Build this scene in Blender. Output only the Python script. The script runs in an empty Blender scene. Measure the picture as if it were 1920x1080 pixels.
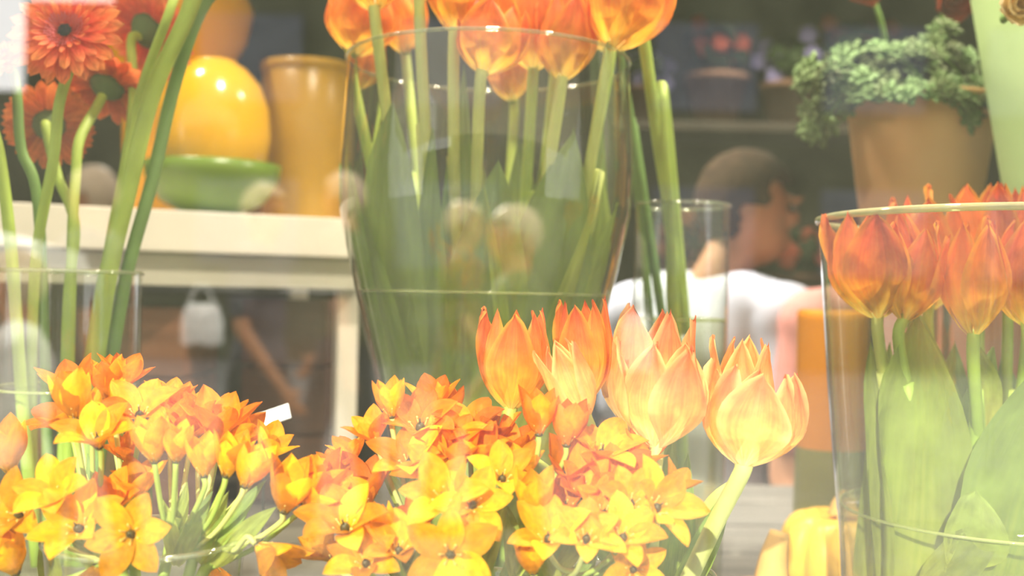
import bpy, bmesh, math, random
from mathutils import Vector, Matrix, noise
PI = math.pi
S = bpy.context.scene
COL = S.collection
# ------------------------------------------------------------------ camera
F, CX, CY, ROLL = 2000.0, 960.0, 555.0, math.radians(1.2)
RT = Vector((math.cos(ROLL), 0, math.sin(ROLL)))
UP = Vector((-math.sin(ROLL), 0, math.cos(ROLL)))
FW = Vector((0, 1, 0))
def P(px, py, d):
    """photo pixel + distance in metres -> point in the shop"""
    return RT * ((px - CX) / F * d) + UP * ((CY - py) / F * d) + FW * d
cd = bpy.data.cameras.new('camera'); cam = bpy.data.objects.new('camera', cd); COL.objects.link(cam)
cd.sensor_width = 36; cd.lens = F / 1920 * 36; cd.clip_start = 0.02
cd.shift_y = (CY - 540) / 1920
M = Matrix.Identity(4)
for i, v in enumerate((RT, UP, -FW)):
    for k in range(3): M[k][i] = v[k]
cam.matrix_world = M
cd.dof.use_dof = True; cd.dof.focus_distance = 0.64; cd.dof.aperture_fstop = 5.0
S.camera = cam
# ------------------------------------------------------------------ light
S.view_settings.view_transform = 'Standard'; S.view_settings.look = 'None'
S.view_settings.gamma = 1; S.view_settings.use_curve_mapping = False
S.view_settings.exposure = 0.72
S.cycles.transparent_max_bounces = 40; S.cycles.max_bounces = 10
S.cycles.caustics_reflective = False; S.cycles.caustics_refractive = False
S.cycles.use_denoising = True
S.cycles.sample_clamp_indirect = 6.0
w = bpy.data.worlds.new('sky'); S.world = w; w.use_nodes = True
bg = w.node_tree.nodes['Background']; bg.inputs[0].default_value = (1.0, 0.98, 0.94, 1); bg.inputs[1].default_value = 2.8
sl = bpy.data.lights.new('sun', 'SUN'); sl.energy = 5.9; sl.angle = math.radians(0.8); sl.color = (1, 0.93, 0.8)
sun = bpy.data.objects.new('sun', sl); COL.objects.link(sun)
SUND = Vector((0.22, 0.88, -0.37)).normalized()
sun.rotation_euler = SUND.to_track_quat('-Z', 'Y').to_euler()
sun.location = (-2, -6, 5)

# ------------------------------------------------------------------ materials
def newmat(name):
    m = bpy.data.materials.new(name); m.use_nodes = True
    nt = m.node_tree; nt.nodes.clear()
    out = nt.nodes.new('ShaderNodeOutputMaterial')
    return m, nt, out
def rgba(c): return (c[0], c[1], c[2], 1)
def plain(name, col, rough=0.6, var=0.12, scale=14.0, metal=0.0, spec=0.4, bump=0.0):
    m, nt, out = newmat(name); N = nt.nodes.new; L = nt.links.new
    b = N('ShaderNodeBsdfPrincipled'); b.inputs['Roughness'].default_value = rough
    b.inputs['Metallic'].default_value = metal; b.inputs['Specular IOR Level'].default_value = spec
    tc = N('ShaderNodeTexCoord'); nz = N('ShaderNodeTexNoise'); nz.inputs['Scale'].default_value = scale
    nz.inputs['Detail'].default_value = 5
    L(tc.outputs['Object'], nz.inputs['Vector'])
    r = N('ShaderNodeValToRGB')
    r.color_ramp.elements[0].position = 0.3; r.color_ramp.elements[1].position = 0.7
    r.color_ramp.elements[0].color = rgba([c * (1 - var) for c in col]); r.color_ramp.elements[1].color = rgba([min(1, c * (1 + var)) for c in col])
    L(nz.outputs['Fac'], r.inputs['Fac']); L(r.outputs['Color'], b.inputs['Base Color'])
    if bump:
        bp = N('ShaderNodeBump'); bp.inputs['Strength'].default_value = bump; bp.inputs['Distance'].default_value = 0.003
        L(nz.outputs['Fac'], bp.inputs['Height']); L(bp.outputs['Normal'], b.inputs['Normal'])
    L(b.outputs['BSDF'], out.inputs['Surface'])
    return m
def petal(name, stops, streak=0.25, trans=0.45, vscale=(26, 1.6), randv=0.06, rough=0.55, edge=None):
    """leaf or petal: colour along its length (uv.y), fine veins along it, light shines through"""
    m, nt, out = newmat(name); N = nt.nodes.new; L = nt.links.new
    uv = N('ShaderNodeUVMap'); sp = N('ShaderNodeSeparateXYZ'); L(uv.outputs['UV'], sp.inputs[0])
    mp = N('ShaderNodeMapping'); mp.inputs['Scale'].default_value = (vscale[0], vscale[1], 1)
    oi = N('ShaderNodeObjectInfo')
    ad = N('ShaderNodeVectorMath'); ad.operation = 'ADD'; cb = N('ShaderNodeCombineXYZ')
    mu = N('ShaderNodeMath'); mu.operation = 'MULTIPLY'; mu.inputs[1].default_value = 37.0
    L(oi.outputs['Random'], mu.inputs[0]); L(mu.outputs[0], cb.inputs['X']); L(mu.outputs[0], cb.inputs['Z'])
    L(uv.outputs['UV'], mp.inputs['Vector']); L(mp.outputs['Vector'], ad.inputs[0]); L(cb.outputs[0], ad.inputs[1])
    nz = N('ShaderNodeTexNoise'); nz.inputs['Scale'].default_value = 1.0; nz.inputs['Detail'].default_value = 4
    L(ad.outputs[0], nz.inputs['Vector'])
    sh = N('ShaderNodeMath'); sh.operation = 'MULTIPLY_ADD'; sh.inputs[1].default_value = streak; L(nz.outputs['Fac'], sh.inputs[0])
    off = N('ShaderNodeMath'); off.operation = 'SUBTRACT'; off.inputs[1].default_value = streak * 0.5
    L(sp.outputs['Y'], off.inputs[0]); L(off.outputs[0], sh.inputs[2])
    r = N('ShaderNodeValToRGB'); els = r.color_ramp.elements
    while len(els) < len(stops): els.new(0.5)
    for e, (p, c) in zip(els, stops): e.position = p; e.color = rgba(c)
    L(sh.outputs[0], r.inputs['Fac'])
    colr = r.outputs['Color']
    if edge:
        a = N('ShaderNodeMath'); a.operation = 'SUBTRACT'; a.inputs[1].default_value = 0.5; L(sp.outputs['X'], a.inputs[0])
        b2 = N('ShaderNodeMath'); b2.operation = 'ABSOLUTE'; L(a.outputs[0], b2.inputs[0])
        mr = N('ShaderNodeMapRange'); mr.inputs['From Min'].default_value = 0.3; mr.inputs['From Max'].default_value = 0.5
        mr.inputs['To Max'].default_value = 0.75
        L(b2.outputs[0], mr.inputs['Value'])
        mx = N('ShaderNodeMixRGB'); mx.inputs['Color2'].default_value = rgba(edge)
        L(mr.outputs[0], mx.inputs['Fac']); L(colr, mx.inputs['Color1']); colr = mx.outputs['Color']
    hs = N('ShaderNodeHueSaturation')
    v1 = N('ShaderNodeMapRange'); v1.inputs['To Min'].default_value = 1 - randv * 3; v1.inputs['To Max'].default_value = 1 + randv * 1.5
    L(oi.outputs['Random'], v1.inputs['Value']); L(v1.outputs[0], hs.inputs['Value'])
    v2 = N('ShaderNodeMapRange'); v2.inputs['To Min'].default_value = 0.5 - randv * 0.12; v2.inputs['To Max'].default_value = 0.5 + randv * 0.12
    L(oi.outputs['Random'], v2.inputs['Value']); L(v2.outputs[0], hs.inputs['Hue'])
    n2 = N('ShaderNodeTexNoise'); n2.inputs['Scale'].default_value = 1.0; n2.inputs['Detail'].default_value = 3
    mp2 = N('ShaderNodeMapping'); mp2.inputs['Scale'].default_value = (4, 5, 1); ad2 = N('ShaderNodeVectorMath'); ad2.operation = 'ADD'
    L(uv.outputs['UV'], mp2.inputs['Vector']); L(mp2.outputs[0], ad2.inputs[0]); L(cb.outputs[0], ad2.inputs[1]); L(ad2.outputs[0], n2.inputs['Vector'])
    mm = N('ShaderNodeMapRange'); mm.inputs['From Min'].default_value = 0.3; mm.inputs['From Max'].default_value = 0.7
    mm.inputs['To Min'].default_value = 0.74; mm.inputs['To Max'].default_value = 1.18; L(n2.outputs['Fac'], mm.inputs['Value'])
    mxx = N('ShaderNodeMixRGB'); mxx.blend_type = 'MULTIPLY'; mxx.inputs['Fac'].default_value = 1.0
    L(colr, mxx.inputs['Color1']); L(mm.outputs[0], mxx.inputs['Color2'])
    L(mxx.outputs['Color'], hs.inputs['Color'])
    b = N('ShaderNodeBsdfPrincipled'); b.inputs['Roughness'].default_value = rough; b.inputs['Specular IOR Level'].default_value = 0.3
    t = N('ShaderNodeBsdfTranslucent'); mix = N('ShaderNodeMixShader'); mix.inputs[0].default_value = trans
    L(hs.outputs['Color'], b.inputs['Base Color']); L(hs.outputs['Color'], t.inputs['Color'])
    bp = N('ShaderNodeBump'); bp.inputs['Strength'].default_value = 0.25; bp.inputs['Distance'].default_value = 0.0015
    L(nz.outputs['Fac'], bp.inputs['Height']); L(bp.outputs['Normal'], b.inputs['Normal'])
    L(b.outputs[0], mix.inputs[1]); L(t.outputs[0], mix.inputs[2]); L(mix.outputs[0], out.inputs['Surface'])
    return m
def glass(name, tint=(0.97, 0.99, 0.95), ior=1.45, rough=0.01, dust=0.0, gain=1.0, base=0.0, dustcol=(0.95, 0.92, 0.76)):
    """thin clear sheet: see-through, mirror-like by Fresnel, optional film of dust"""
    m, nt, out = newmat(name); N = nt.nodes.new; L = nt.links.new
    tr = N('ShaderNodeBsdfTransparent'); tr.inputs[0].default_value = rgba(tint)
    gl = N('ShaderNodeBsdfGlossy'); gl.inputs['Roughness'].default_value = rough
    fr = N('ShaderNodeFresnel'); fr.inputs['IOR'].default_value = ior
    geo = N('ShaderNodeNewGeometry')   # same reflectance from either side of the sheet
    ior_mix = N('ShaderNodeMapRange'); ior_mix.inputs['To Min'].default_value = ior; ior_mix.inputs['To Max'].default_value = 1 / ior
    L(geo.outputs['Backfacing'], ior_mix.inputs['Value'])
    L(ior_mix.outputs[0], fr.inputs['IOR'])
    ma = N('ShaderNodeMath'); ma.operation = 'MULTIPLY_ADD'; ma.inputs[1].default_value = gain; ma.inputs[2].default_value = base; ma.use_clamp = True
    L(fr.outputs[0], ma.inputs[0])
    mx = N('ShaderNodeMixShader'); L(ma.outputs[0], mx.inputs[0]); L(tr.outputs[0], mx.inputs[1]); L(gl.outputs[0], mx.inputs[2])
    surf = mx.outputs[0]
    if dust:
        df = N('ShaderNodeBsdfDiffuse'); df.inputs[0].default_value = rgba(dustcol)
        nz = N('ShaderNodeTexNoise'); nz.inputs['Scale'].default_value = 9.0; nz.inputs['Detail'].default_value = 3
        tc = N('ShaderNodeTexCoord'); L(tc.outputs['Object'], nz.inputs['Vector'])
        mr = N('ShaderNodeMapRange'); mr.inputs['From Min'].default_value = 0.3; mr.inputs['From Max'].default_value = 0.75
        mr.inputs['To Min'].default_value = dust * 0.6; mr.inputs['To Max'].default_value = dust * 1.5
        L(nz.outputs['Fac'], mr.inputs['Value'])
        m2 = N('ShaderNodeMixShader'); L(mr.outputs[0], m2.inputs[0]); L(surf, m2.inputs[1]); L(df.outputs[0], m2.inputs[2]); surf = m2.outputs[0]
    L(surf, out.inputs['Surface'])
    return m
def wood(name, c1, c2, scale=3.0, rough=0.6):
    m, nt, out = newmat(name); N = nt.nodes.new; L = nt.links.new
    tc = N('ShaderNodeTexCoord'); mp = N('ShaderNodeMapping'); mp.inputs['Scale'].default_value = (scale, scale * 12, scale * 12)
    nz = N('ShaderNodeTexNoise'); nz.inputs['Scale'].default_value = 1.5; nz.inputs['Detail'].default_value = 6
    L(tc.outputs['Object'], mp.inputs[0]); L(mp.outputs[0], nz.inputs['Vector'])
    r = N('ShaderNodeValToRGB'); r.color_ramp.elements[0].color = rgba(c1); r.color_ramp.elements[1].color = rgba(c2)
    r.color_ramp.elements[0].position = 0.35; r.color_ramp.elements[1].position = 0.65
    b = N('ShaderNodeBsdfPrincipled'); b.inputs['Roughness'].default_value = rough
    L(nz.outputs['Fac'], r.inputs[0]); L(r.outputs[0], b.inputs['Base Color']); L(b.outputs[0], out.inputs[0])
    return m
TUL = petal('tulip_petal', [(0.0, (0.80, 0.72, 0.18)), (0.14, (1.0, 0.66, 0.05)), (0.42, (0.98, 0.40, 0.05)), (0.75, (0.93, 0.24, 0.05)), (1.0, (0.86, 0.17, 0.05))], streak=0.55, trans=0.5, edge=(1.0, 0.52, 0.06))
TULP = petal('peach_tulip_petal', [(0.0, (0.92, 0.86, 0.40)), (0.22, (1.0, 0.74, 0.17)), (0.5, (0.98, 0.50, 0.13)), (0.75, (0.93, 0.31, 0.10)), (1.0, (0.88, 0.23, 0.09))], streak=0.55, trans=0.45, edge=(1.0, 0.72, 0.28))
STAR = petal('star_petal', [(0.0, (1.0, 0.56, 0.008)), (0.5, (1.0, 0.53, 0.006)), (1.0, (1.0, 0.46, 0.006))], streak=0.2, trans=0.42, randv=0.12)  # sunlit yellow put into the colour, mostly for the lower blossoms
STARO = petal('shaded_star_petal', [(0.0, (1.0, 0.45, 0.010)), (0.5, (0.97, 0.36, 0.008)), (1.0, (0.93, 0.29, 0.008))], streak=0.2, trans=0.42, randv=0.12)  # shaded orange copy of the star petal for upper and rear blossoms
GER = petal('gerbera_petal', [(0.0, (0.85, 0.07, 0.08)), (0.5, (0.92, 0.12, 0.07)), (1.0, (0.97, 0.32, 0.10))], streak=0.25, trans=0.4)
GERO = petal('orange_gerbera_petal', [(0.0, (0.80, 0.12, 0.05)), (1.0, (0.92, 0.26, 0.08))], streak=0.25, trans=0.4)
LEAF = petal('leaf_green', [(0.0, (0.52, 0.60, 0.09)), (0.4, (0.34, 0.48, 0.09)), (1.0, (0.25, 0.38, 0.11))], streak=0.6, trans=0.4, vscale=(40, 1.0), rough=0.45)
LEAFY = petal('leaf_yellow_green', [(0.0, (0.62, 0.64, 0.12)), (0.5, (0.42, 0.52, 0.09)), (1.0, (0.36, 0.46, 0.10))], streak=0.6, trans=0.45, vscale=(40, 1.0), rough=0.45)
STEM = plain('stem_green', (0.38, 0.52, 0.09), 0.5, 0.15, 30)
STEMY = plain('stem_pale', (0.60, 0.66, 0.20), 0.5, 0.12, 30)
STEMD = plain('stem_dark', (0.17, 0.31, 0.08), 0.5, 0.15, 30)
OVARY = plain('ovary', (0.07, 0.06, 0.015), 0.4, 0.2, 60)
ANTHER = plain('anther', (0.75, 0.55, 0.12), 0.6, 0.2, 60)
CALYX = plain('calyx', (0.10, 0.17, 0.06), 0.6, 0.25, 120, bump=0.4)
DISC = plain('gerbera_disc', (0.05, 0.05, 0.09), 0.7, 0.4, 300, bump=0.5)
FLORET = plain('gerbera_florets', (0.72, 0.13, 0.16), 0.7, 0.35, 250, bump=0.5)
GLASS = glass('vase_glass', (0.95, 0.975, 0.92), 1.5, 0.02, dust=0.02, gain=1.8)
RIMD = glass('thin_glass_rim', (0.88, 0.94, 0.78), 1.5, 0.05, gain=1.5, base=0.08, dust=0.10, dustcol=(0.93, 0.95, 0.7))
RIM = glass('glass_rim', (0.80, 0.90, 0.62), 1.5, 0.05, gain=2.0, base=0.15, dust=0.35, dustcol=(0.93, 0.95, 0.55))
WATER = glass('water', (0.97, 0.985, 0.88), 1.25, 0.0)
MENIS = glass('water_edge', (0.75, 0.85, 0.45), 1.33, 0.03, gain=2.0, base=0.15, dust=0.25, dustcol=(0.9, 0.95, 0.4))
PANE = glass('shop_window_glass', (0.97, 0.985, 0.97), 1.5, 0.0, dust=0.008, gain=1.5, base=0.17)
# ------------------------------------------------------------------ mesh helpers
def mesh_obj(name, me, mat=None, parent=None, mw=None, smooth=True):
    if mat and not me.materials: me.materials.append(mat)
    o = bpy.data.objects.new(name, me); COL.objects.link(o)
    if parent:
        o.parent = parent
        o.matrix_local = ABS[parent.name].inverted() @ (mw if mw is not None else Matrix.Identity(4))
        ABS[o.name] = (mw if mw is not None else Matrix.Identity(4)).copy()
    else:
        ABS[o.name] = (mw if mw is not None else Matrix.Identity(4)).copy()
        o.matrix_world = ABS[o.name]
    return o
ABS = {}
def thing(name, label, cat, loc=(0, 0, 0), group=None, kind=None):
    o = bpy.data.objects.new(name, None); COL.objects.link(o)
    o.empty_display_size = 0.02
    o.location = loc; ABS[o.name] = Matrix.Translation(Vector(loc))
    return tag(o, label, cat, group, kind)
def tag(o, label=None, cat=None, group=None, kind=None):
    if label: o['label'] = label
    if cat: o['category'] = cat
    if group: o['group'] = group
    if kind: o['kind'] = kind
    return o
def from_data(name, vs, fs, uvs=None, smooth=True):
    me = bpy.data.meshes.new(name); me.from_pydata([tuple(v) for v in vs], [], fs)
    if uvs:
        ul = me.uv_layers.new(name='UVMap')
        for lp in me.loops: ul.data[lp.index].uv = uvs[lp.vertex_index]
    if smooth: me.polygons.foreach_set('use_smooth', [True] * len(me.polygons))
    me.update()
    return me
def grid(name, nu, nv, f):
    vs, uvs, fs = [], [], []
    for j in range(nv + 1):
        for i in range(nu + 1):
            u, v = i / nu, j / nv
            vs.append(f(u, v)); uvs.append((u, v))
    for j in range(nv):
        for i in range(nu):
            a = j * (nu + 1) + i
            fs.append((a, a + 1, a + nu + 2, a + nu + 1))
    return from_data(name, vs, fs, uvs)
def catmull(pts, n):
    pts = [Vector(p) for p in pts]; out = []
    q = [pts[0] * 2 - pts[1]] + pts + [pts[-1] * 2 - pts[-2]]
    for i in range(1, len(q) - 2):
        for k in range(n):
            t = k / n; a, b, c, d = q[i - 1:i + 3]
            out.append(0.5 * ((2 * b) + (c - a) * t + (2 * a - 5 * b + 4 * c - d) * t * t + (3 * b - a - 3 * c + d) * t ** 3))
    out.append(pts[-1])
    return out
def tube(name, pts, r0, r1, seg=8, n=6):
    c = catmull(pts, n) if len(pts) > 2 else [Vector(pts[0]).lerp(Vector(pts[1]), k / 3) for k in range(4)]
    vs, uvs, fs = [], [], []; ref = None
    for i, p in enumerate(c):
        t = (c[min(i + 1, len(c) - 1)] - c[max(i - 1, 0)]).normalized()
        if ref is None: ref = t.orthogonal().normalized()
        ref = (ref - t * ref.dot(t)).normalized(); b = t.cross(ref)
        f = i / (len(c) - 1); r = r0 + (r1 - r0) * f
        for k in range(seg):
            a = 2 * PI * k / seg
            vs.append(p + (ref * math.cos(a) + b * math.sin(a)) * r); uvs.append((k / seg, f))
    for i in range(len(c) - 1):
        for k in range(seg):
            k2 = (k + 1) % seg
            fs.append((i * seg + k, i * seg + k2, (i + 1) * seg + k2, (i + 1) * seg + k))
    fs.append(tuple(range(seg))[::-1]); fs.append(tuple(range((len(c) - 1) * seg, len(c) * seg)))
    return from_data(name, vs, fs, uvs)
def lathe(name, prof, seg=48, closed=False):
    vs, uvs, fs = [], [], []
    for j, (r, z) in enumerate(prof):
        for k in range(seg):
            a = 2 * PI * k / seg
            vs.append((r * math.cos(a), r * math.sin(a), z)); uvs.append((k / seg, j / max(1, len(prof) - 1)))
    n = len(prof)
    for j in range(n if closed else n - 1):
        for k in range(seg):
            k2 = (k + 1) % seg; j2 = (j + 1) % n
            fs.append((j * seg + k, j * seg + k2, j2 * seg + k2, j2 * seg + k))
    return from_data(name, vs, fs, uvs)
def box(name, x0, x1, y0, y1, z0, z1, bev=0.0):
    bm = bmesh.new(); bmesh.ops.create_cube(bm, size=1)
    for v in bm.verts:
        v.co = Vector(((x0 + x1) / 2 + v.co.x * (x1 - x0), (y0 + y1) / 2 + v.co.y * (y1 - y0), (z0 + z1) / 2 + v.co.z * (z1 - z0)))
    if bev: bmesh.ops.bevel(bm, geom=bm.edges[:], offset=bev, segments=2, affect='EDGES', profile=0.6)
    me = bpy.data.meshes.new(name); bm.to_mesh(me); bm.free()
    return me
def blob(bm, c, r, rot=None, sub=2):
    M_ = Matrix.Translation(Vector(c)) @ (rot.to_4x4() if rot else Matrix.Identity(4)) @ Matrix.Diagonal((r[0], r[1], r[2], 1))
    bmesh.ops.create_icosphere(bm, subdivisions=sub, radius=1, matrix=M_)
def limb(bm, a, b, ra, rb, seg=12):
    a, b = Vector(a), Vector(b); d = b - a
    bmesh.ops.create_cone(bm, cap_ends=True, segments=seg, radius1=ra, radius2=rb, depth=d.length,
                          matrix=Matrix.Translation((a + b) / 2) @ d.to_track_quat('Z', 'Y').to_matrix().to_4x4())
    for p, r in ((a, ra), (b, rb)): blob(bm, p, (r, r, r))
def bm_mesh(name, bm, smooth=True):
    me = bpy.data.meshes.new(name); bm.to_mesh(me); bm.free()
    if smooth: me.polygons.foreach_set('use_smooth', [True] * len(me.polygons))
    return me
def frame(loc, z, spin=0.0, scale=1.0):
    z = Vector(z).normalized()
    x = Vector((1, 0, 0)) if abs(z.x) < 0.9 else Vector((0, 1, 0))
    x = (x - z * x.dot(z)).normalized(); y = z.cross(x)
    R = Matrix((x, y, z)).transposed().to_4x4()
    return Matrix.Translation(Vector(loc)) @ R @ Matrix.Rotation(spin, 4, 'Z') @ Matrix.Scale(scale, 4)
def leaf_mesh(a, c, b, w, fold=0.35, face=(0, -1, 0.1), twist=0.3, broad=0.35, nv=14, wav=0.06, seed=0):
    a, b, c = Vector(a), Vector(b), Vector(c); face = Vector(face).normalized()
    def f(u, v):
        p = a * (1 - v) ** 2 + c * 2 * v * (1 - v) + b * v * v
        t = ((c - a) * (1 - v) + (b - c) * v).normalized()
        s = t.cross(face).normalized(); n = s.cross(t)
        ang = twist * (v - 0.4); s2 = s * math.cos(ang) + n * math.sin(ang); n2 = s2.cross(t)
        e = 0.9; k = (v + 0.02) ** broad * (1 - v) ** e / ((broad / (broad + e)) ** broad * (e / (broad + e)) ** e)
        x = (u - 0.5) * 2
        wv = math.sin(v * 9 + seed + u * 2) * wav * abs(x)
        return p + s2 * (x * w * 0.5 * k) - n2 * ((abs(x) ** 1.5) * -fold * w * 0.5 * k + wv * w)
    return grid('leaf', 6, nv, f)
# ------------------------------------------------------------------ setting
PY = 0.44      # shop window plane
FLOOR, BENCH = -1.35, -0.30
def struct(name, me, mat, label=None, cat=None):
    o = mesh_obj(name, me, mat); o['kind'] = 'structure'
    if label: o['label'] = label
    if cat: o['category'] = cat
    return o
WALL = plain('shop_wall', (0.13, 0.145, 0.085), 0.8, 0.35, 2.2)
WALLS = plain('side_wall', (0.13, 0.13, 0.10), 0.8, 0.2, 3)
struct('floor', box('floor', -2.6, 2.6, PY, 4.6, FLOOR - 0.1, FLOOR), plain('shop_floor', (0.12, 0.11, 0.09), 0.5, 0.2, 4), 'dark shop floor behind the display', 'floor')
struct('wall_back', box('wall_back', -2.6, 2.6, 4.5, 4.6, FLOOR, 1.7), WALL, 'dim grey green back wall of the flower shop', 'wall')
struct('wall_left', box('wall_left', -2.6, -2.5, PY, 4.5, FLOOR, 1.7), WALLS, 'dark left wall of the shop', 'wall')
struct('wall_right', box('wall_right', 2.5, 2.6, PY, 4.5, FLOOR, 1.7), WALLS, 'dark right wall of the shop', 'wall')
struct('ceiling', box('ceiling', -2.6, 2.6, PY, 4.6, 1.6, 1.7), plain('ceiling_paint', (0.5, 0.5, 0.46), 0.8, 0.05), 'pale shop ceiling', 'ceiling')
FRM = plain('window_frame_paint', (0.25, 0.26, 0.24), 0.4, 0.1)
struct('wall_front', box('wall_front', -2.6, 2.6, PY - 0.05, PY + 0.05, FLOOR, -0.62), plain('stall_riser', (0.2, 0.2, 0.18), 0.7, 0.1), 'low wall under the shop window', 'wall')
lin = struct('trim_1', box('lintel', -2.6, 2.6, PY - 0.05, PY + 0.05, 0.95, 1.7), FRM, 'painted lintel above the shop window', 'trim')
win = thing('window_1', 'dusty shop window pane with street reflections over the flowers', 'window', (0, PY, -0.62), kind='structure')
mesh_obj('pane', from_data('pane', [(-2.0, PY, -0.62), (2.0, PY, -0.62), (2.0, PY, 0.95), (-2.0, PY, 0.95)], [(0, 1, 2, 3)], smooth=False), PANE, win)
for x in (-2.3, 2.3): mesh_obj('window_frame', box('jamb', x - 0.3, x + 0.3, PY - 0.05, PY + 0.05, -0.62, 0.95), FRM, win)
# street side
struct('ground', box('ground', -24, 24, -26, PY - 0.05, FLOOR - 0.2, FLOOR - 0.02), plain('pavement', (0.16, 0.16, 0.15), 0.8, 0.2, 3), 'street pavement outside', 'ground')
FAC = plain('street_facade', (0.085, 0.09, 0.055), 0.85, 0.4, 0.8)
aw = thing('awning', 'unseen canvas awning outside, shaped to shade the upper flowers', 'awning', (0, PY, 0.95))
CANV = petal('awning_canvas', [(0.0, (0.80, 0.74, 0.56)), (1.0, (0.80, 0.74, 0.56))], streak=0.05, trans=0.5, randv=0.0)  # made translucent so the sunlit canvas fills the display with soft light
AY, AZ = -0.42, 0.435  # edge of the unseen awning, placed to keep sun off the upper flowers
mesh_obj('canvas', from_data('canvas', [(-2.6, PY, 1.0), (2.6, PY, 1.0), (2.6, AY, AZ + 0.1), (-2.6, AY, AZ + 0.1)], [(0, 1, 2, 3)]), CANV, aw)
mesh_obj('valance', from_data('valance', [v for i in range(53) for v in ((-2.6 + i * 0.1, AY, AZ + 0.1), (-2.6 + i * 0.1, AY, AZ + 0.012 * (i % 2)))], [(2 * i, 2 * i + 1, 2 * i + 3, 2 * i + 2) for i in range(52)]), CANV, aw)
# unseen lamps added to lift the light inside the shop
def added_lamp(x, y, label, power, spot=None, target=None, color=(1, 0.86, 0.68)):
    t = thing('added_lamp', label, 'lamp', (x, y, 1.6), 'added unseen lamps')
    mt = plain('lamp_metal', (0.05, 0.05, 0.05), 0.4, 0.1)
    mesh_obj('rod', tube('rod', [(x, y, 1.6), (x, y, 1.42)], 0.008, 0.008), mt, t)
    mesh_obj('shade', lathe('shade', [(0.03, 0.12), (0.07, 0.09), (0.10, 0.0), (0.095, 0.0), (0.065, 0.085), (0.02, 0.11)]), mt, t, Matrix.Translation((x, y, 1.30)))
    l = bpy.data.lights.new('lamp_light', 'SPOT'); l.energy = power; l.color = color
    l.spot_size = spot or 2.2; l.spot_blend = 0.5; l.shadow_soft_size = 0.05
    o = bpy.data.objects.new('lamp_light', l); COL.objects.link(o); o.parent = t; o.location = (0, 0, -0.31)
    d = (Vector(target) if target else Vector((x, y, 0))) - Vector((x, y, 1.29))
    o.rotation_euler = d.to_track_quat('-Z', 'Y').to_euler()
added_lamp(0.0, 0.85, 'unseen added fill lamp over the middle of the window display', 75, 1.5, (0, 0.85, 0))
added_lamp(-0.8, 1.3, 'unseen added fill lamp over the yellow pots', 38, 1.5, (-0.5, 1.25, 0))
added_lamp(0.9, 1.3, 'unseen added fill lamp over the potted succulent', 62, 1.5, (0.55, 1.05, 0.0))
added_lamp(0.62, 0.72, 'unseen added fill lamp over the wide vase of tulips', 45, 1.2, (0.36, 0.76, 0))
added_lamp(0.9, 3.2, 'unseen added fill lamp over the back shelf', 40)
added_lamp(-0.35, 2.35, 'unseen lamp added to rim light the figure in white', 240, 0.9, (0.36, 2.1, -0.05), (1, 0.97, 0.92))  # added rim light for the hair and shoulder of the figure

# display bench made of boards
BW = wood('bench_wood', (0.10, 0.095, 0.075), (0.17, 0.16, 0.13))
bench = thing('display_bench', 'dark grey wooden display bench carrying the vases', 'bench', (0, 1.1, FLOOR))
for i in range(8):
    mesh_obj('plank', box('plank', -1.6, 1.6, 0.47 + i * 0.16, 0.625 + i * 0.16, BENCH - 0.025, BENCH, 0.003), BW, bench)
for x in (-1.5, 1.5):
    for y in (0.55, 1.65): mesh_obj('leg', box('leg', x - 0.03, x + 0.03, y - 0.03, y + 0.03, FLOOR, BENCH - 0.025), BW, bench)
# ------------------------------------------------------------------ vases
def vase(px, d, prof, label, water=None, seg=56, foot=BENCH, rimr=0.0016, rim=None):
    """prof: (radius, z) from the foot up, world z"""
    c = P(px, CY, d); M_ = Matrix.Translation((c.x, c.y, 0)); VPROF[c.to_tuple(4)] = prof
    t = thing('glass_vase', label, 'vase', (c.x, c.y, foot))
    z0 = foot + 0.002
    pr = [(0.001, z0 + 0.012), (prof[0][0] * 0.9, z0 + 0.012)]
    sm = []
    for i in range(len(prof) - 1):
        for k in range(4):
            f = k / 4; sm.append((prof[i][0] + (prof[i + 1][0] - prof[i][0]) * f, prof[i][1] + (prof[i + 1][1] - prof[i][1]) * f))
    sm.append(prof[-1])
    mesh_obj('glass_wall', lathe('glass_wall', sm, seg), GLASS, t, M_)
    mesh_obj('glass_base', lathe('glass_base', [(0.0005, z0), (prof[0][0], z0), (prof[0][0], z0 + 0.012), (0.0005, z0 + 0.012)], seg), RIM, t, M_)
    R, Z = prof[-1]
    mesh_obj('rim', lathe('rim', [(R + rimr * math.cos(a), Z + rimr * math.sin(a)) for a in [2 * PI * k / 8 for k in range(8)]], seg, True), rim or RIMD, t, M_)
    if water is not None:
        rr = lambda z: next((p[0] + (q[0] - p[0]) * (z - p[1]) / (q[1] - p[1]) for p, q in zip(prof, prof[1:]) if p[1] <= z <= q[1]), prof[0][0])
        zs = [z0 + 0.014 + (water - z0 - 0.014) * k / 8 for k in range(9)]
        wt = mesh_obj('water', lathe('water', [(rr(z) - 0.0025, z) for z in zs] + [(0.0005, water)], seg), WATER, t, M_)
        Rw = rr(water) - 0.003
        mesh_obj('water_line', lathe('water_line', [(Rw + 0.0012 * math.cos(a), water + 0.0012 * math.sin(a)) for a in [2 * PI * k / 6 for k in range(6)]], seg, True), MENIS, wt, M_)
    return c
VPROF = {}
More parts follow.
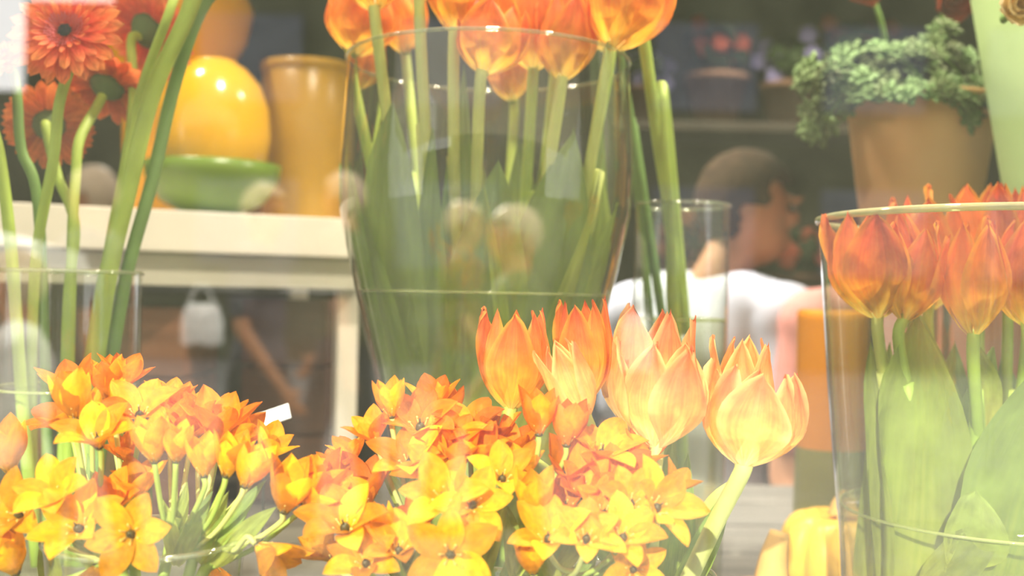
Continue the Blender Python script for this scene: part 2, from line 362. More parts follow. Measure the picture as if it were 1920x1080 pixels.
def inside(me, V):
    """keep what stands in a vase within its wall"""
    if V is None: return me
    prof = VPROF[V.to_tuple(4)]
    for v in me.vertices:
        z = max(v.co.z, BENCH + 0.018); v.co.z = z
        if z < prof[-1][1] + 0.004:
            zz = min(z, prof[-1][1])
            R_ = next((p_[0] + (q_[0] - p_[0]) * (zz - p_[1]) / (q_[1] - p_[1]) for p_, q_ in zip(prof, prof[1:]) if p_[1] <= zz <= q_[1]), prof[0][0]) - 0.005
            dx, dy = v.co.x - V.x, v.co.y - V.y; q = math.hypot(dx, dy)
            if q > R_: v.co.x = V.x + dx * R_ / q; v.co.y = V.y + dy * R_ / q
    me.update(); return me
def zpx(py, d): return (CY - py) / F * d
CV = vase(907, 0.92, [(0.060, BENCH), (0.068, -0.21), (0.080, -0.12), (0.102, -0.03), (0.114, 0.02), (0.1245, 0.07), (0.126, 0.11), (0.123, 0.16), (0.121, 0.200)], 'large flared glass vase in the middle holding tall orange tulips', 0.002)
RV = vase(1880, 0.78, [(0.104, BENCH), (0.112, -0.17), (0.122, -0.06), (0.131, 0.062)], 'wide glass vase at right with orange tulips standing low inside', -0.150, rimr=0.0026, rim=RIM)
LV = vase(125, 0.85, [(0.057, BENCH), (0.057, 0.012)], 'straight glass vase on the left holding the gerbera stems', -0.08)
KV = vase(1275, 1.08, [(0.048, BENCH), (0.048, 0.095)], 'slim clear glass cylinder in front of the figure in white', -0.02)
SV = vase(285, 0.575, [(0.042, BENCH), (0.046, -0.2), (0.052, -0.134)], 'small glass vase holding the left bunch of star flowers', -0.18)
MV = vase(890, 0.585, [(0.046, BENCH), (0.052, -0.2), (0.060, -0.165)], 'small glass vase under the larger bunch of star flowers', -0.21)
TV = vase(1215, 0.66, [(0.036, BENCH), (0.040, -0.22), (0.0445, -0.170)], 'small glass vase holding the near peach tulips', -0.2)

# ------------------------------------------------------------------ tulips
def tulip_petal(R, tip, wid, ruff, seed, flare=0.0):
    rs = random.Random(seed)
    def f(u, v):
        x = (u - 0.5) * 2
        k = min(1.0, v / 0.5)
        r = R * (0.16 + 0.84 * math.sin(k * PI / 2) ** 0.85) if v < 0.5 else R * (1 + (tip - 1) * ((v - 0.5) / 0.5) ** 1.7)
        r += R * flare * max(0, v - 0.7) ** 1.5 * 4
        ph = wid * (0.34 + 0.66 * math.sin(min(1, v / 0.45) * PI / 2)) * (1.0 if v < 0.45 else max(0.0, 1 - ((v - 0.45) / 0.55) ** 1.8) ** 0.78)
        a = x * ph
        h = v - 0.035 * abs(x) ** 2 * math.sin(v * PI)
        r *= 1 + 0.06 * (1 - abs(x)) ** 4 * math.sin(v * PI)      # midrib crease
        r += R * ruff * math.sin(x * 4 + v * 7 + seed) * v * abs(x) ** 1.2
        return Vector((r * math.cos(a), r * math.sin(a), h + ruff * 0.25 * math.sin(5 * x + seed) * v * v))
    return grid('tulip_petal', 8, 12, f)
TP = {}
for nm, R in (('slim', 0.29), ('mid', 0.36), ('full', 0.44), ('round', 0.52)):
    TP[nm] = [tulip_petal(R * (1.0 if k < 3 else 0.84), (0.72, 0.95, 0.84, 0.5, 0.7, 0.6)[k], (0.76, 0.70, 0.82, 0.85, 0.95, 0.88)[k], (0.10, 0.15, 0.12, 0.09, 0.12, 0.1)[k], 3 * k + hash(nm[0]) % 1 + ord(nm[0]), 0.15 if k < 3 else 0) for k in range(6)]
TPP = {k: [m.copy() for m in v] for k, v in TP.items()}
def tulip(base, top, d, shape, bottom, label, group, spin=0.0, mat=0, via=None, dtop=0.0, stem=STEM, sr=0.0042, leaves=(), lean=0.0, neck=0.02):
    V = {'peach': TV, 'tulips': RV, 'tall t': CV, 'long s': KV}[group[:6] if group[:5] != 'peach' else 'peach']
    """base/top: pixels of the bloom, bottom: (px, py, d) where the stem stands in the vase"""
    A, B = P(base[0], base[1], d), P(top[0], top[1], d + dtop)
    bt = P(*bottom)
    t = thing('tulip', label, 'tulip', bt, group)
    L_ = (B - A).length
    fr = frame(A, B - A, spin, L_)
    ms = (TPP if mat else TP)[shape]; mt = TULP if mat else TUL
    for k in range(3):
        mesh_obj('petal', ms[k + 3], mt, t, fr @ Matrix.Rotation(k * 2 * PI / 3 + PI / 3, 4, 'Z') @ Matrix.Scale(0.97, 4))
    for k in range(3):
        mesh_obj('petal', ms[k], mt, t, fr @ Matrix.Rotation(k * 2 * PI / 3, 4, 'Z') @ Matrix.Scale((1, 0.97, 0.94)[k], 4))
    ax = (B - A).normalized()
    pts = [bt] + ([P(*v) for v in via] if via else [bt.lerp(A, 0.6) + Vector((lean, 0, 0))]) + [A - ax * neck, A + ax * 0.004]
    mesh_obj('stem', inside(tube('tulip_stem', pts, sr * 1.15, sr), V), stem, t)
    for i, lf in enumerate(leaves):
        (a, b, wpx) = lf[:3]; o = lf[3] if len(lf) > 3 else {}
        pa, pb = P(*a), P(*b); c = pa.lerp(pb, 0.5) + Vector(o.get('bow', (0, -0.01, 0)))
        wm = wpx / F * (a[2] + b[2]) / 2 * 1.15
        mesh_obj('leaf', inside(leaf_mesh(pa, c, pb, wm, o.get('fold', 0.35), o.get('face', (0.1, -1, 0.1)), o.get('twist', 0.4), o.get('broad', 0.4), seed=i + a[0]), V), o.get('mat', LEAF), t)
    return t
g = 'peach and orange tulips in the near vase'
tulip((958, 768), (968, 578), 0.615, 'mid', (1185, 1120, 0.66), 'orange tulip with yellow base at the left end of the near bunch', g, 0.5, 0, stem=STEM)
tulip((1098, 788), (1040, 640), 0.60, 'slim', (1195, 1120, 0.66), 'small half open orange tulip with a cream streaked base', g, 1.5, 1)
tulip((1098, 752), (1090, 560), 0.66, 'slim', (1200, 1120, 0.66), 'deep red orange tulip rising tallest in the near bunch', g, 0.2, 0)
tulip((1205, 825), (1225, 575), 0.665, 'mid', (1205, 1120, 0.67), 'pink orange tulip tucked behind the broad peach tulip', g, 2.1, 1)
tulip((1232, 838), (1252, 640), 0.60, 'full', (1215, 1120, 0.655), 'broad peach tulip with cream base in the middle of the near bunch', g, 0.9, 1, stem=STEMY)
tulip((1388, 838), (1398, 630), 0.65, 'slim', (1240, 1120, 0.68), 'pink orange tulip with ragged tip behind the rightmost peach tulip', g, 1.2, 1, stem=STEMY)
tulip((1393, 874), (1428, 690), 0.60, 'round', (1275, 1120, 0.64), 'rightmost pale peach tulip with rounded bloom on a leaning stem', g, 0.35, 1, stem=STEMY, sr=0.0050, neck=0.004,
      leaves=[((1265, 1120, 0.66), (1372, 905, 0.64), 50, dict(fold=0.5)), ((1262, 1110, 0.67), (1290, 850, 0.66), 46, {}), ((1215, 1120, 0.67), (1262, 800, 0.68), 60, dict(twist=0.8))])
g = 'tulips in the wide vase at right'
bt = lambda x: (x, 1200, 0.80)
tulip((1646, 596), (1634, 392), 0.745, 'full', bt(1740), 'orange tulip against the left wall of the wide vase', g, 0.3, via=[(1655, 700, 0.745), (1690, 900, 0.77)], stem=STEMY,
      leaves=[((1650, 1160, 0.76), (1632, 640, 0.75), 80, dict(mat=LEAFY, twist=0.9)), ((1660, 1150, 0.75), (1718, 585, 0.74), 235, dict(mat=LEAFY, broad=0.28, fold=0.5))])
tulip((1695, 602), (1722, 425), 0.735, 'mid', bt(1765), 'orange tulip with a pointed open front in the wide vase', g, 1.6, via=[(1700, 720, 0.74), (1740, 900, 0.77)],
      leaves=[((1790, 1160, 0.80), (1712, 570, 0.78), 170, dict(broad=0.3)), ((1720, 1150, 0.80), (1862, 650, 0.79), 120, dict(mat=LEAF))])
tulip((1826, 630), (1828, 412), 0.72, 'slim', bt(1830), 'orange tulip with squared petals facing out of the wide vase', g, 0.55, stem=STEM, via=[(1830, 740, 0.74), (1840, 900, 0.77)],
      leaves=[((1850, 1200, 0.72), (2010, 640, 0.72), 260, dict(broad=0.5, twist=0.9, fold=0.3)), ((1850, 800, 0.76), (1830, 640, 0.75), 50, dict(mat=LEAFY))])
tulip((1925, 610), (1930, 405), 0.75, 'mid', bt(1900), 'orange tulip cut off by the right edge of the picture', g, 1.0, via=[(1905, 740, 0.76), (1895, 900, 0.78)],
      leaves=[((1770, 1070, 0.70), (1830, 920, 0.69), 120, dict(mat=LEAFY, broad=0.8, fold=0.5)), ((1690, 1110, 0.70), (1870, 985, 0.69), 90, dict(mat=LEAFY, broad=0.6))])
tulip((1742, 580), (1745, 364), 0.84, 'mid', bt(1790), 'red orange tulip at the back of the wide vase, left one', g, 0.1, via=[(1750, 720, 0.84), (1770, 900, 0.82)])
tulip((1835, 570), (1832, 342), 0.85, 'mid', bt(1830), 'tallest orange tulip at the back of the wide vase', g, 0.8, via=[(1838, 720, 0.84), (1835, 900, 0.82)])
tulip((1890, 570), (1893, 346), 0.84, 'slim', bt(1880), 'narrow orange tulip at the back right of the wide vase', g, 1.9, via=[(1890, 720, 0.84), (1885, 900, 0.82)],
      leaves=[((1730, 1130, 0.83), (1790, 640, 0.84), 120, {}), ((1900, 1130, 0.83), (1880, 660, 0.84), 120, {}), ((1620, 1130, 0.80), (1668, 640, 0.80), 70, dict(mat=LEAFY))])
g = 'tall tulips in the middle vase'
def bc(x): return (905 + (x - 905) * 0.25, 1080, 0.92)
def mid(x0, y0, x1, d): return [(x0 + (x1 - x0) * 0.35, y0 + 300, d), (x0 + (x1 - x0) * 0.8, y0 + 560, 0.92)]
C = [((703, 20), (690, -130), 0.87, 'full', 0.2, 'yellow based tulip at the upper left of the middle vase', 745, STEMY),
     ((668, 104), (690, -30), 0.93, 'round', 0.9, 'faded orange tulip hanging at the left rim of the middle vase', 735, STEM),
     ((672, 166), (705, 66), 1.0, 'mid', 1.2, 'small drooping orange tulip low at the left of the middle vase', 730, STEM),
     ((788, 2), (790, -140), 0.86, 'full', 0.6, 'tulip on the straightest pale stem of the middle vase', 795, STEMY),
     ((858, 64), (885, -95), 0.87, 'full', 1.1, 'bright yellow orange tulip left of centre in the middle vase', 840, STEMY),
     ((908, 140), (935, 5), 0.85, 'round', 0.35, 'rounded orange tulip hanging lowest at the centre of the middle vase', 880, STEMY),
     ((1000, 132), (1010, -40), 0.90, 'full', 1.5, 'orange tulip right of centre in the middle vase', 985, STEM),
     ((1052, 152), (1070, -10), 0.87, 'mid', 0.75, 'orange tulip with a cut looking lower petal in the middle vase', 1000, STEMY),
     ((1050, 60), (1075, -110), 0.96, 'full', 0.1, 'high orange tulip behind the others in the middle vase', 1010, STEM),
     ((1135, 96), (1120, -40), 0.93, 'mid', 1.9, 'shaded orange tulip behind the rightmost bloom of the middle vase', 1070, STEM),
     ((1150, 92), (1208, -90), 0.86, 'full', 0.5, 'rightmost yellow orange tulip of the middle vase', 1090, STEMY),
     ((760, 100), (745, -40), 1.0, 'mid', 0.4, 'dim orange tulip at the back left of the middle vase', 790, STEM),
     ((960, 190), (950, 60), 1.0, 'mid', 1.4, 'dim orange tulip at the back centre of the middle vase', 940, STEM)]
LV_ = [[((720, 1000, 0.86), (735, 190, 0.86), 130, dict(broad=0.8))],
       [((730, 900, 0.90), (655, 300, 0.90), 60, dict(mat=LEAF)), ((755, 980, 0.84), (668, 380, 0.85), 100, dict(broad=0.6, bow=(-0.012, -0.005, 0)))],
       [((760, 980, 0.93), (690, 330, 0.95), 120, {})],
       [((800, 1000, 0.85), (812, 240, 0.86), 80, dict(twist=0.8))],
       [((840, 1000, 0.90), (870, 120, 0.90), 80, {})],
       [((880, 900, 0.82), (935, 300, 0.84), 150, dict(broad=0.6)), ((835, 800, 0.81), (860, 575, 0.80), 55, dict(mat=LEAFY))],
       [((960, 950, 0.86), (1075, 240, 0.88), 150, dict(broad=0.7, twist=0.8))],
       [((930, 950, 0.84), (1140, 290, 0.84), 60, dict(mat=LEAFY, bow=(0.02, -0.01, 0))), ((985, 900, 0.83), (905, 330, 0.82), 30, dict(mat=LEAFY))],
       [((1000, 950, 0.93), (975, 260, 0.95), 130, {})],
       [((1040, 950, 0.95), (1130, 240, 0.97), 80, dict(broad=0.6))],
       [((1030, 950, 0.88), (1160, 380, 0.87), 130, dict(mat=LEAFY, broad=0.5, bow=(0.012, -0.01, 0)))],
       [((790, 1000, 0.97), (770, 300, 0.98), 110, {})],
       [((900, 1000, 0.97), (890, 260, 0.98), 140, {}), ((1010, 900, 0.97), (1060, 350, 0.97), 150, {})]]
EX = [(655, 430), (690, 350), (770, 310), (800, 420), (850, 300), (870, 430), (930, 360), (965, 440), (1010, 320), (1040, 430), (1095, 360), (1110, 470), (1130, 320)]
LX = random.Random(21)
for (b, t_, d, sh, sp, lab, xb, st), lv, (ex, ey) in zip(C, LV_, EX):
    lv = lv + [((907 + (ex - 907) * 0.55 + LX.uniform(-20, 20), 1000, LX.uniform(0.84, 0.97)), (ex, ey, LX.uniform(0.84, 0.98)), LX.uniform(60, 110), dict(mat=LEAFY if LX.random() < 0.5 else LEAF, twist=LX.uniform(0.2, 1.3), bow=((ex - 907) / 9000, -0.005, 0)))]
    x1 = 907 + (xb - 907) * 0.8
    tulip(b, t_, d, sh, (907 + (xb - 907) * 0.45, 1120, 0.92), lab, g, sp, via=[(xb + (b[0] - xb) * 0.55, b[1] + 230, d * 0.6 + 0.92 * 0.4), (x1, 640, 0.92)], stem=st, leaves=lv, sr=0.0046)
# long bent stems right of the middle vase
g = 'long stemmed tulips in the slim cylinder'
tulip((1196, 40), (1150, -110), 1.0, 'mid', (1290, 1040, 1.08), 'tulip on the long bent stem that leans out of the slim cylinder', g, 0.2, via=[(1240, 190, 1.02), (1265, 400, 1.07), (1282, 620, 1.08)], sr=0.0056)
tulip((1160, 100), (1130, -40), 1.05, 'mid', (1262, 1040, 1.09), 'dim tulip on the left long stem in the slim cylinder', g, 0.9, via=[(1185, 250, 1.07), (1215, 420, 1.09), (1245, 620, 1.09)], sr=0.0042, stem=STEMD)

# ------------------------------------------------------------------ star flowers
def star_petal(th0, th1, wid, cup, seed, bend=1.0):
    n = 10; pts = [(0.0, 0.0)]
    for k in range(n):
        th = math.radians(th0 + (th1 - th0) * ((k + 0.5) / n) ** bend)
        pts.append((pts[-1][0] + math.sin(th) / n, pts[-1][1] + math.cos(th) / n))
    def f(u, v):
        x = (u - 0.5) * 2; q = min(int(v * n), n - 1); fr_ = v * n - q
        r = pts[q][0] + (pts[q + 1][0] - pts[q][0]) * fr_ + 0.03; z = pts[q][1] + (pts[q + 1][1] - pts[q][1]) * fr_
        th = math.radians(th0 + (th1 - th0) * v ** bend)
        wv = wid * (0.30 + 0.70 * math.sin(min(1, v / 0.55) * PI / 2)) * (1 if v < 0.5 else max(0, 1 - ((v - 0.5) / 0.5) ** 1.9) ** 0.85)
        off = cup * wid * x * x * math.sin(v * PI) ** 0.6 + 0.012 * math.sin(4 * x + 6 * v + seed)
        return Vector((r - math.cos(th) * off, x * wv, z + math.sin(th) * off))
    return grid('star_petal', 6, 10, f)
SP = {'open': [star_petal(38, 78, 0.27, 0.35, 1), star_petal(34, 70, 0.29, 0.4, 2), star_petal(42, 88, 0.26, 0.3, 3)],
      'wide': [star_petal(55, 86, 0.29, 0.25, 1), star_petal(60, 92, 0.30, 0.22, 2), star_petal(52, 80, 0.28, 0.3, 4)],
      'cup': [star_petal(48, -6, 0.29, 0.55, 1), star_petal(44, 4, 0.27, 0.5, 2), star_petal(52, -12, 0.30, 0.5, 5)],
      'half': [star_petal(42, 30, 0.28, 0.45, 1), star_petal(46, 40, 0.27, 0.4, 2), star_petal(40, 22, 0.29, 0.4, 5)],
      'bud': [star_petal(52, -34, 0.24, 0.7, 1), star_petal(50, -36, 0.24, 0.7, 2), star_petal(54, -32, 0.24, 0.7, 5)]}
SPO = {k: [m.copy() for m in v] for k, v in SP.items()}
def blossom_centre():
    bm = bmesh.new()
    blob(bm, (0, 0, 0.01), (0.09, 0.09, 0.06)); blob(bm, (0, 0, 0.13), (0.085, 0.085, 0.11))
    bmesh.ops.create_cone(bm, cap_ends=True, segments=8, radius1=0.02, radius2=0.015, depth=0.12, matrix=Matrix.Translation((0, 0, 0.27)))
    return bm_mesh('blossom_centre', bm)
BC = blossom_centre()
def stamen_ring():
    bm = bmesh.new()
    for k in range(6):
        a = k * PI / 3 + 0.5
        p = Vector((0.19 * math.cos(a), 0.19 * math.sin(a), 0.22))
        limb(bm, (0.07 * math.cos(a), 0.07 * math.sin(a), 0.03), p, 0.014, 0.01, 6)
        blob(bm, p, (0.035, 0.022, 0.022), Matrix.Rotation(a, 3, 'Z'), 1)
    return bm_mesh('stamens', bm)
ST = stamen_ring()
R0 = random.Random(5)
CAMV = Vector((0, -1, 0))
def face_dir(kind, px, py, tilt):
    if tilt: return Vector(tilt)
    j = Vector((R0.uniform(-0.25, 0.25), 0, 0))
    return {'open': Vector((0, -0.72, 0.72)), 'wide': Vector((0, -0.9, 0.35)), 'cup': Vector((0, -0.12, 1)), 'half': Vector((0, -0.35, 0.9)), 'bud': Vector((0, -0.05, 1))}[kind] + j
def star_stem(label, group, foot, node, blossoms, leaves=()):
    ft, nd = P(*foot), P(*node)
    t = thing('star_flower', label, 'flower', ft, group)
    mesh_obj('stem', tube('star_stem', [ft, ft.lerp(nd, 0.5) + Vector((R0.uniform(-.004, .004), 0, 0)), nd], 0.0034, 0.0030), STEM, t)
    for b in blossoms:
        px, py, d, size, kind = b[:5]
        tilt = b[5] if len(b) > 5 else None
        deep = b[6] if len(b) > 6 else (py < 870)  # upper blossoms take the shaded petal colour by default
        A = P(px, py, d); z = face_dir(kind, px, py, tilt).normalized()
        sc = size / F * d * 1.14
        fr = frame(A, z, R0.uniform(0, 6), sc)
        ctr = mesh_obj('blossom', BC, OVARY, t, fr)
        mesh_obj('stamens', ST, ANTHER, ctr, fr)
        ms, mt = (SPO, STARO) if deep else (SP, STAR)
        for k in range(6):
            mesh_obj('petal', ms[kind][k % 3 if R0.random() < 0.6 else R0.randrange(3)], mt, ctr, fr @ Matrix.Rotation(k * PI / 3 + R0.uniform(-.08, .08), 4, 'Z') @ Matrix.Scale((1.0 if k % 2 else 0.93) * R0.uniform(0.95, 1.04), 4) @ Matrix.Translation((0, 0, 0.02 if k % 2 else 0.0)))
        s = nd - (nd - ft).normalized() * R0.uniform(0, 0.02)
        e = A - z * (sc * 0.04)
        mesh_obj('flower_stalk', tube('flower_stalk', [s, s.lerp(e, 0.55) + Vector((0, 0, -0.004)) - z * 0.003, e - z * 0.006, e], 0.0013, 0.0016, 7, 5), STEM if R0.random() < 0.5 else STEMY, t)
    for i, (a, b, wpx) in enumerate(leaves):
        pa, pb = P(*a), P(*b)
        mesh_obj('leaf', leaf_mesh(pa, pa.lerp(pb, 0.5) + Vector((0.004, -0.006, 0.006)), pb, wpx / F * a[2], 0.5, (0.1, -1, 0.3), 0.6, 0.5, seed=i), LEAF if i % 2 else LEAFY, t)
g = 'star flowers in the left vase'
star_stem('leftmost orange star flower stem, its yellow bud cup rising over a wide open bloom', g, (250, 1200, 0.58), (165, 930, 0.585),
    [(140, 785, 0.57, 92, 'cup', (-.1, -.1, 1), False), (174, 782, 0.575, 52, 'bud', (.05, 0, 1), False), (186, 838, 0.555, 88, 'open', (-.02, -.42, .9), False), (128, 812, 0.60, 85, 'open', (-.35, -.3, .9), True),
     (140, 752, 0.61, 82, 'half', (-.2, -.1, 1), True), (20, 885, 0.58, 95, 'cup', (-.1, -.2, 1), False), (108, 940, 0.54, 84, 'open', (-.05, -.7, .7), False)],
    [((200, 1050, 0.58), (110, 870, 0.60), 42), ((190, 1050, 0.59), (165, 850, 0.6), 40)])
star_stem('star flower stem with small buds at the top of the left bunch', g, (270, 1200, 0.59), (235, 920, 0.60),
    [(219, 770, 0.59, 58, 'bud', (.1, 0, 1), False), (262, 788, 0.58, 84, 'open', (.1, -.5, .85), True), (205, 752, 0.62, 84, 'cup', (-.1, 0, 1), True), (228, 730, 0.625, 70, 'half', (.2, 0, 1), True), (240, 865, 0.60, 60, 'half', (.1, -.4, .8), True), (262, 935, 0.575, 76, 'half', (0, -.3, 1), False)],
    [((255, 1050, 0.59), (222, 850, 0.6), 36), ((250, 1060, 0.57), (285, 900, 0.59), 30)])
star_stem('star flower stem with cup shaped blooms in the middle of the left bunch', g, (290, 1200, 0.585), (330, 970, 0.575),
    [(290, 866, 0.555, 88, 'cup', (-.1, -.15, 1), False), (330, 866, 0.555, 74, 'cup', (.05, -.1, 1), False), (383, 893, 0.555, 78, 'cup', (0, -.1, 1), False), (330, 810, 0.61, 90, 'half', (0, -.2, 1), True), (355, 830, 0.60, 80, 'half', (.1, -.3, 1), True), (318, 775, 0.62, 66, 'half', (0, 0, 1), True)],
    [((320, 1050, 0.58), (352, 900, 0.58), 30), ((330, 1060, 0.57), (400, 920, 0.57), 34), ((330, 1060, 0.57), (300, 930, 0.57), 30)])
star_stem('star flower stem leaning right from the left bunch with yellow cups', g, (310, 1200, 0.58), (375, 990, 0.57),
    [(424, 893, 0.555, 86, 'cup', (.25, -.15, 1), False), (458, 912, 0.55, 88, 'cup', (.4, -.15, 1), False), (405, 830, 0.60, 96, 'half', (.1, -.2, 1), True), (440, 845, 0.61, 80, 'half', (.3, -.1, 1), True), (370, 800, 0.62, 72, 'half', (0, 0, 1), True), (495, 862, 0.585, 70, 'half', (.4, -.1, .9), False), (418, 800, 0.62, 62, 'half', (.2, 0, 1), True)],
    [((370, 1050, 0.575), (430, 920, 0.565), 34), ((372, 1055, 0.57), (500, 900, 0.57), 38)])
star_stem('star flower stem reaching farthest right from the left vase', g, (330, 1200, 0.58), (420, 1010, 0.57),
    [(532, 958, 0.55, 108, 'cup', (.3, -.3, .9), False), (482, 1022, 0.545, 92, 'half', (.75, -.3, -.45), False), (400, 1060, 0.60, 80, 'half', (.3, -.3, -.6), True), (572, 948, 0.56, 92, 'half', (.6, -.3, .7), False)],
    [((400, 1060, 0.57), (520, 950, 0.565), 40), ((400, 1060, 0.575), (470, 940, 0.57), 36)])
star_stem('star flower stem with wide yellow stars hanging over the front of the left vase', g, (260, 1200, 0.57), (215, 1040, 0.56),
    [(248, 1000, 0.525, 82, 'wide', (.03, -1, .12), False), (152, 998, 0.535, 92, 'open', (-.1, -.72, .68), False), (42, 968, 0.545, 84, 'open', (-.2, -.8, .5), False), (30, 1075, 0.55, 90, 'cup', (-.2, -.4, .9), False), (205, 965, 0.565, 80, 'half', (.05, -.5, .8), True), (180, 1060, 0.56, 70, 'half', (-.1, -.4, -.7), False)],
    [((200, 1080, 0.565), (130, 1010, 0.56), 40), ((215, 1080, 0.57), (250, 1010, 0.57), 40), ((100, 1110, 0.57), (80, 1000, 0.57), 40)])
g = 'star flowers in the larger bunch'
star_stem('star flower stem with an upright orange cup at the top left of the larger bunch', g, (850, 1200, 0.6), (770, 960, 0.60),
    [(734, 782, 0.59, 74, 'cup', (-.1, -.1, 1), False), (812, 775, 0.62, 74, 'half', (.0, -.1, 1), True), (788, 812, 0.60, 92, 'open', (0, -.5, .8), True), (706, 832, 0.59, 66, 'half', (-.3, -.2, .9), True), (770, 878, 0.58, 84, 'open', (-.1, -.5, .85), False), (836, 790, 0.63, 70, 'cup', (.1, 0, 1), True)],
    [((800, 1050, 0.6), (700, 850, 0.6), 34), ((800, 1050, 0.6), (735, 820, 0.61), 36)])
star_stem('star flower stem at the left edge of the larger bunch', g, (840, 1200, 0.59), (690, 1000, 0.58),
    [(602, 946, 0.575, 98, 'half', (-.15, -.2, 1), True), (645, 905, 0.60, 72, 'half', (-.2, -.1, 1), True), (690, 945, 0.585, 92, 'half', (-.1, -.3, .9), True), (650, 1000, 0.545, 98, 'open', (-.15, -.55, .8), False), (716, 1020, 0.55, 76, 'bud', (-.05, -.1, 1), False), (660, 870, 0.61, 60, 'half', (-.2, 0, 1), True)],
    [((740, 1080, 0.59), (612, 880, 0.6), 36), ((760, 1080, 0.59), (640, 880, 0.6), 34), ((760, 1080, 0.58), (735, 950, 0.58), 36)])
star_stem('star flower stem hanging low at the front left of the larger bunch', g, (860, 1200, 0.58), (760, 1080, 0.57),
    [(688, 1062, 0.54, 80, 'open', (-.1, -.7, .7), False), (748, 1042, 0.54, 80, 'open', (0, -.45, .9), False), (620, 1050, 0.57, 70, 'half', (-.4, -.3, .7), False), (790, 990, 0.57, 66, 'half', (0, -.5, .8), True)],
    [((780, 1120, 0.58), (700, 1000, 0.58), 36)])
star_stem('star flower stem with the brightest wide star at the front of the larger bunch', g, (880, 1200, 0.575), (860, 1060, 0.565),
    [(845, 1040, 0.52, 88, 'wide', (0, -1, .25), False), (832, 940, 0.54, 88, 'open', (-.1, -.75, .65), False), (886, 950, 0.54, 76, 'wide', (.1, -.85, .5), False), (940, 905, 0.56, 74, 'open', (.1, -.6, .8), False), (860, 880, 0.58, 74, 'half', (0, -.3, 1), True)],
    [((890, 1100, 0.57), (950, 930, 0.565), 32), ((900, 1100, 0.57), (905, 960, 0.57), 36)])
star_stem('star flower stem behind the centre of the larger bunch', g, (890, 1200, 0.6), (890, 960, 0.60),
    [(880, 818, 0.60, 78, 'open', (-.05, -.4, .9), True), (850, 850, 0.59, 78, 'open', (-.1, -.5, .8), True), (925, 835, 0.61, 74, 'half', (.1, -.2, 1), True), (900, 865, 0.585, 72, 'half', (0, -.4, .9), True), (960, 862, 0.60, 74, 'half', (.1, -.2, 1), True), (815, 895, 0.575, 76, 'open', (-.1, -.6, .8), False)],
    [((890, 1050, 0.6), (820, 900, 0.6), 36), ((890, 1050, 0.6), (905, 830, 0.61), 34)])
star_stem('star flower stem with dull orange cups below the left tulip', g, (910, 1200, 0.6), (990, 960, 0.59),
    [(1010, 815, 0.575, 84, 'cup', (0, -.1, 1), True), (1062, 835, 0.58, 86, 'cup', (.1, -.1, 1), True), (1002, 972, 0.545, 92, 'cup', (0, -.15, 1), False), (1125, 862, 0.585, 90, 'open', (.15, -.4, .9), True), (980, 900, 0.58, 70, 'half', (0, -.3, 1), False), (1060, 900, 0.585, 84, 'half', (.1, -.5, .8), True)],
    [((960, 1080, 0.58), (945, 940, 0.57), 34), ((970, 1080, 0.58), (1000, 870, 0.6), 34)])
star_stem('star flower stem with shaded red orange blooms at the right of the larger bunch', g, (930, 1200, 0.6), (1090, 970, 0.59),
    [(1090, 930, 0.575, 84, 'half', (.1, -.6, .8), True), (1150, 915, 0.58, 84, 'open', (.1, -.6, .7), True), (1190, 880, 0.595, 72, 'half', (.3, -.2, .9), True), (1130, 970, 0.56, 74, 'open', (.1, -.6, .7), True), (1060, 960, 0.57, 70, 'half', (0, -.4, .8), True)],
    [((1040, 1080, 0.59), (1130, 930, 0.59), 36)])
star_stem('star flower stem with pale yellow stars at the lower right of the larger bunch', g, (930, 1200, 0.585), (1080, 1070, 0.57),
    [(1028, 1018, 0.535, 84, 'open', (-.05, -.6, .8), False), (1098, 1018, 0.53, 80, 'open', (.05, -.6, .8), False), (1165, 1015, 0.535, 84, 'open', (.15, -.65, .7), False), (1000, 1075, 0.55, 76, 'cup', (-.1, -.3, .9), False), (1185, 1070, 0.55, 70, 'open', (.1, -.8, .4), False)],
    [((1040, 1110, 0.58), (990, 990, 0.57), 34), ((1060, 1110, 0.58), (1120, 1030, 0.57), 34)])
star_stem('star flower stem with a side facing star, far right of larger bunch', g, (940, 1200, 0.59), (1160, 1050, 0.575),
    [(1222, 958, 0.54, 92, 'open', (.5, -.6, .55), False), (1260, 925, 0.57, 60, 'half', (.4, -.1, .9), False), (1180, 950, 0.555, 78, 'open', (.1, -.7, .6), False)],
    [((1100, 1110, 0.58), (1230, 1000, 0.57), 40)])

# ------------------------------------------------------------------ gerberas
def ger_petal(L_, wid, droop, seed):
    def f(u, v):
        x = (u - 0.5) * 2
        wv = wid * (0.35 + 0.65 * math.sin(min(1, v / 0.6) * PI / 2)) * (1 if v < 0.72 else max(0, 1 - ((v - 0.72) / 0.28) ** 2.4) ** 0.6)
        return Vector((0.10 + (L_ - 0.10) * v, x * wv, 0.05 + 0.10 * v - droop * v * v - 0.02 * (1 - x * x) * math.sin(v * PI) + 0.012 * math.sin(3 * x + seed) * v))
    return grid('gerbera_petal', 4, 8, f)
GP = [ger_petal(1.0, 0.115, 0.10, 0), ger_petal(0.98, 0.12, 0.18, 1), ger_petal(0.80, 0.10, -0.02, 2), ger_petal(0.52, 0.05, -0.12, 3)]
GPO = [m.copy() for m in GP]
def lumps(name, n, rad, z, s, seed):
    bm = bmesh.new(); r = random.Random(seed)
    for i in range(n):
        a = i * 2.39996; q = rad * math.sqrt((i + 0.5) / n)
        blob(bm, (q * math.cos(a), q * math.sin(a), z + 0.03 * (1 - (q / rad) ** 2)), (s, s, s * 1.8), None, 1)
    return bm_mesh(name, bm)
GD = lumps('disc', 50, 0.12, 0.10, 0.016, 1)
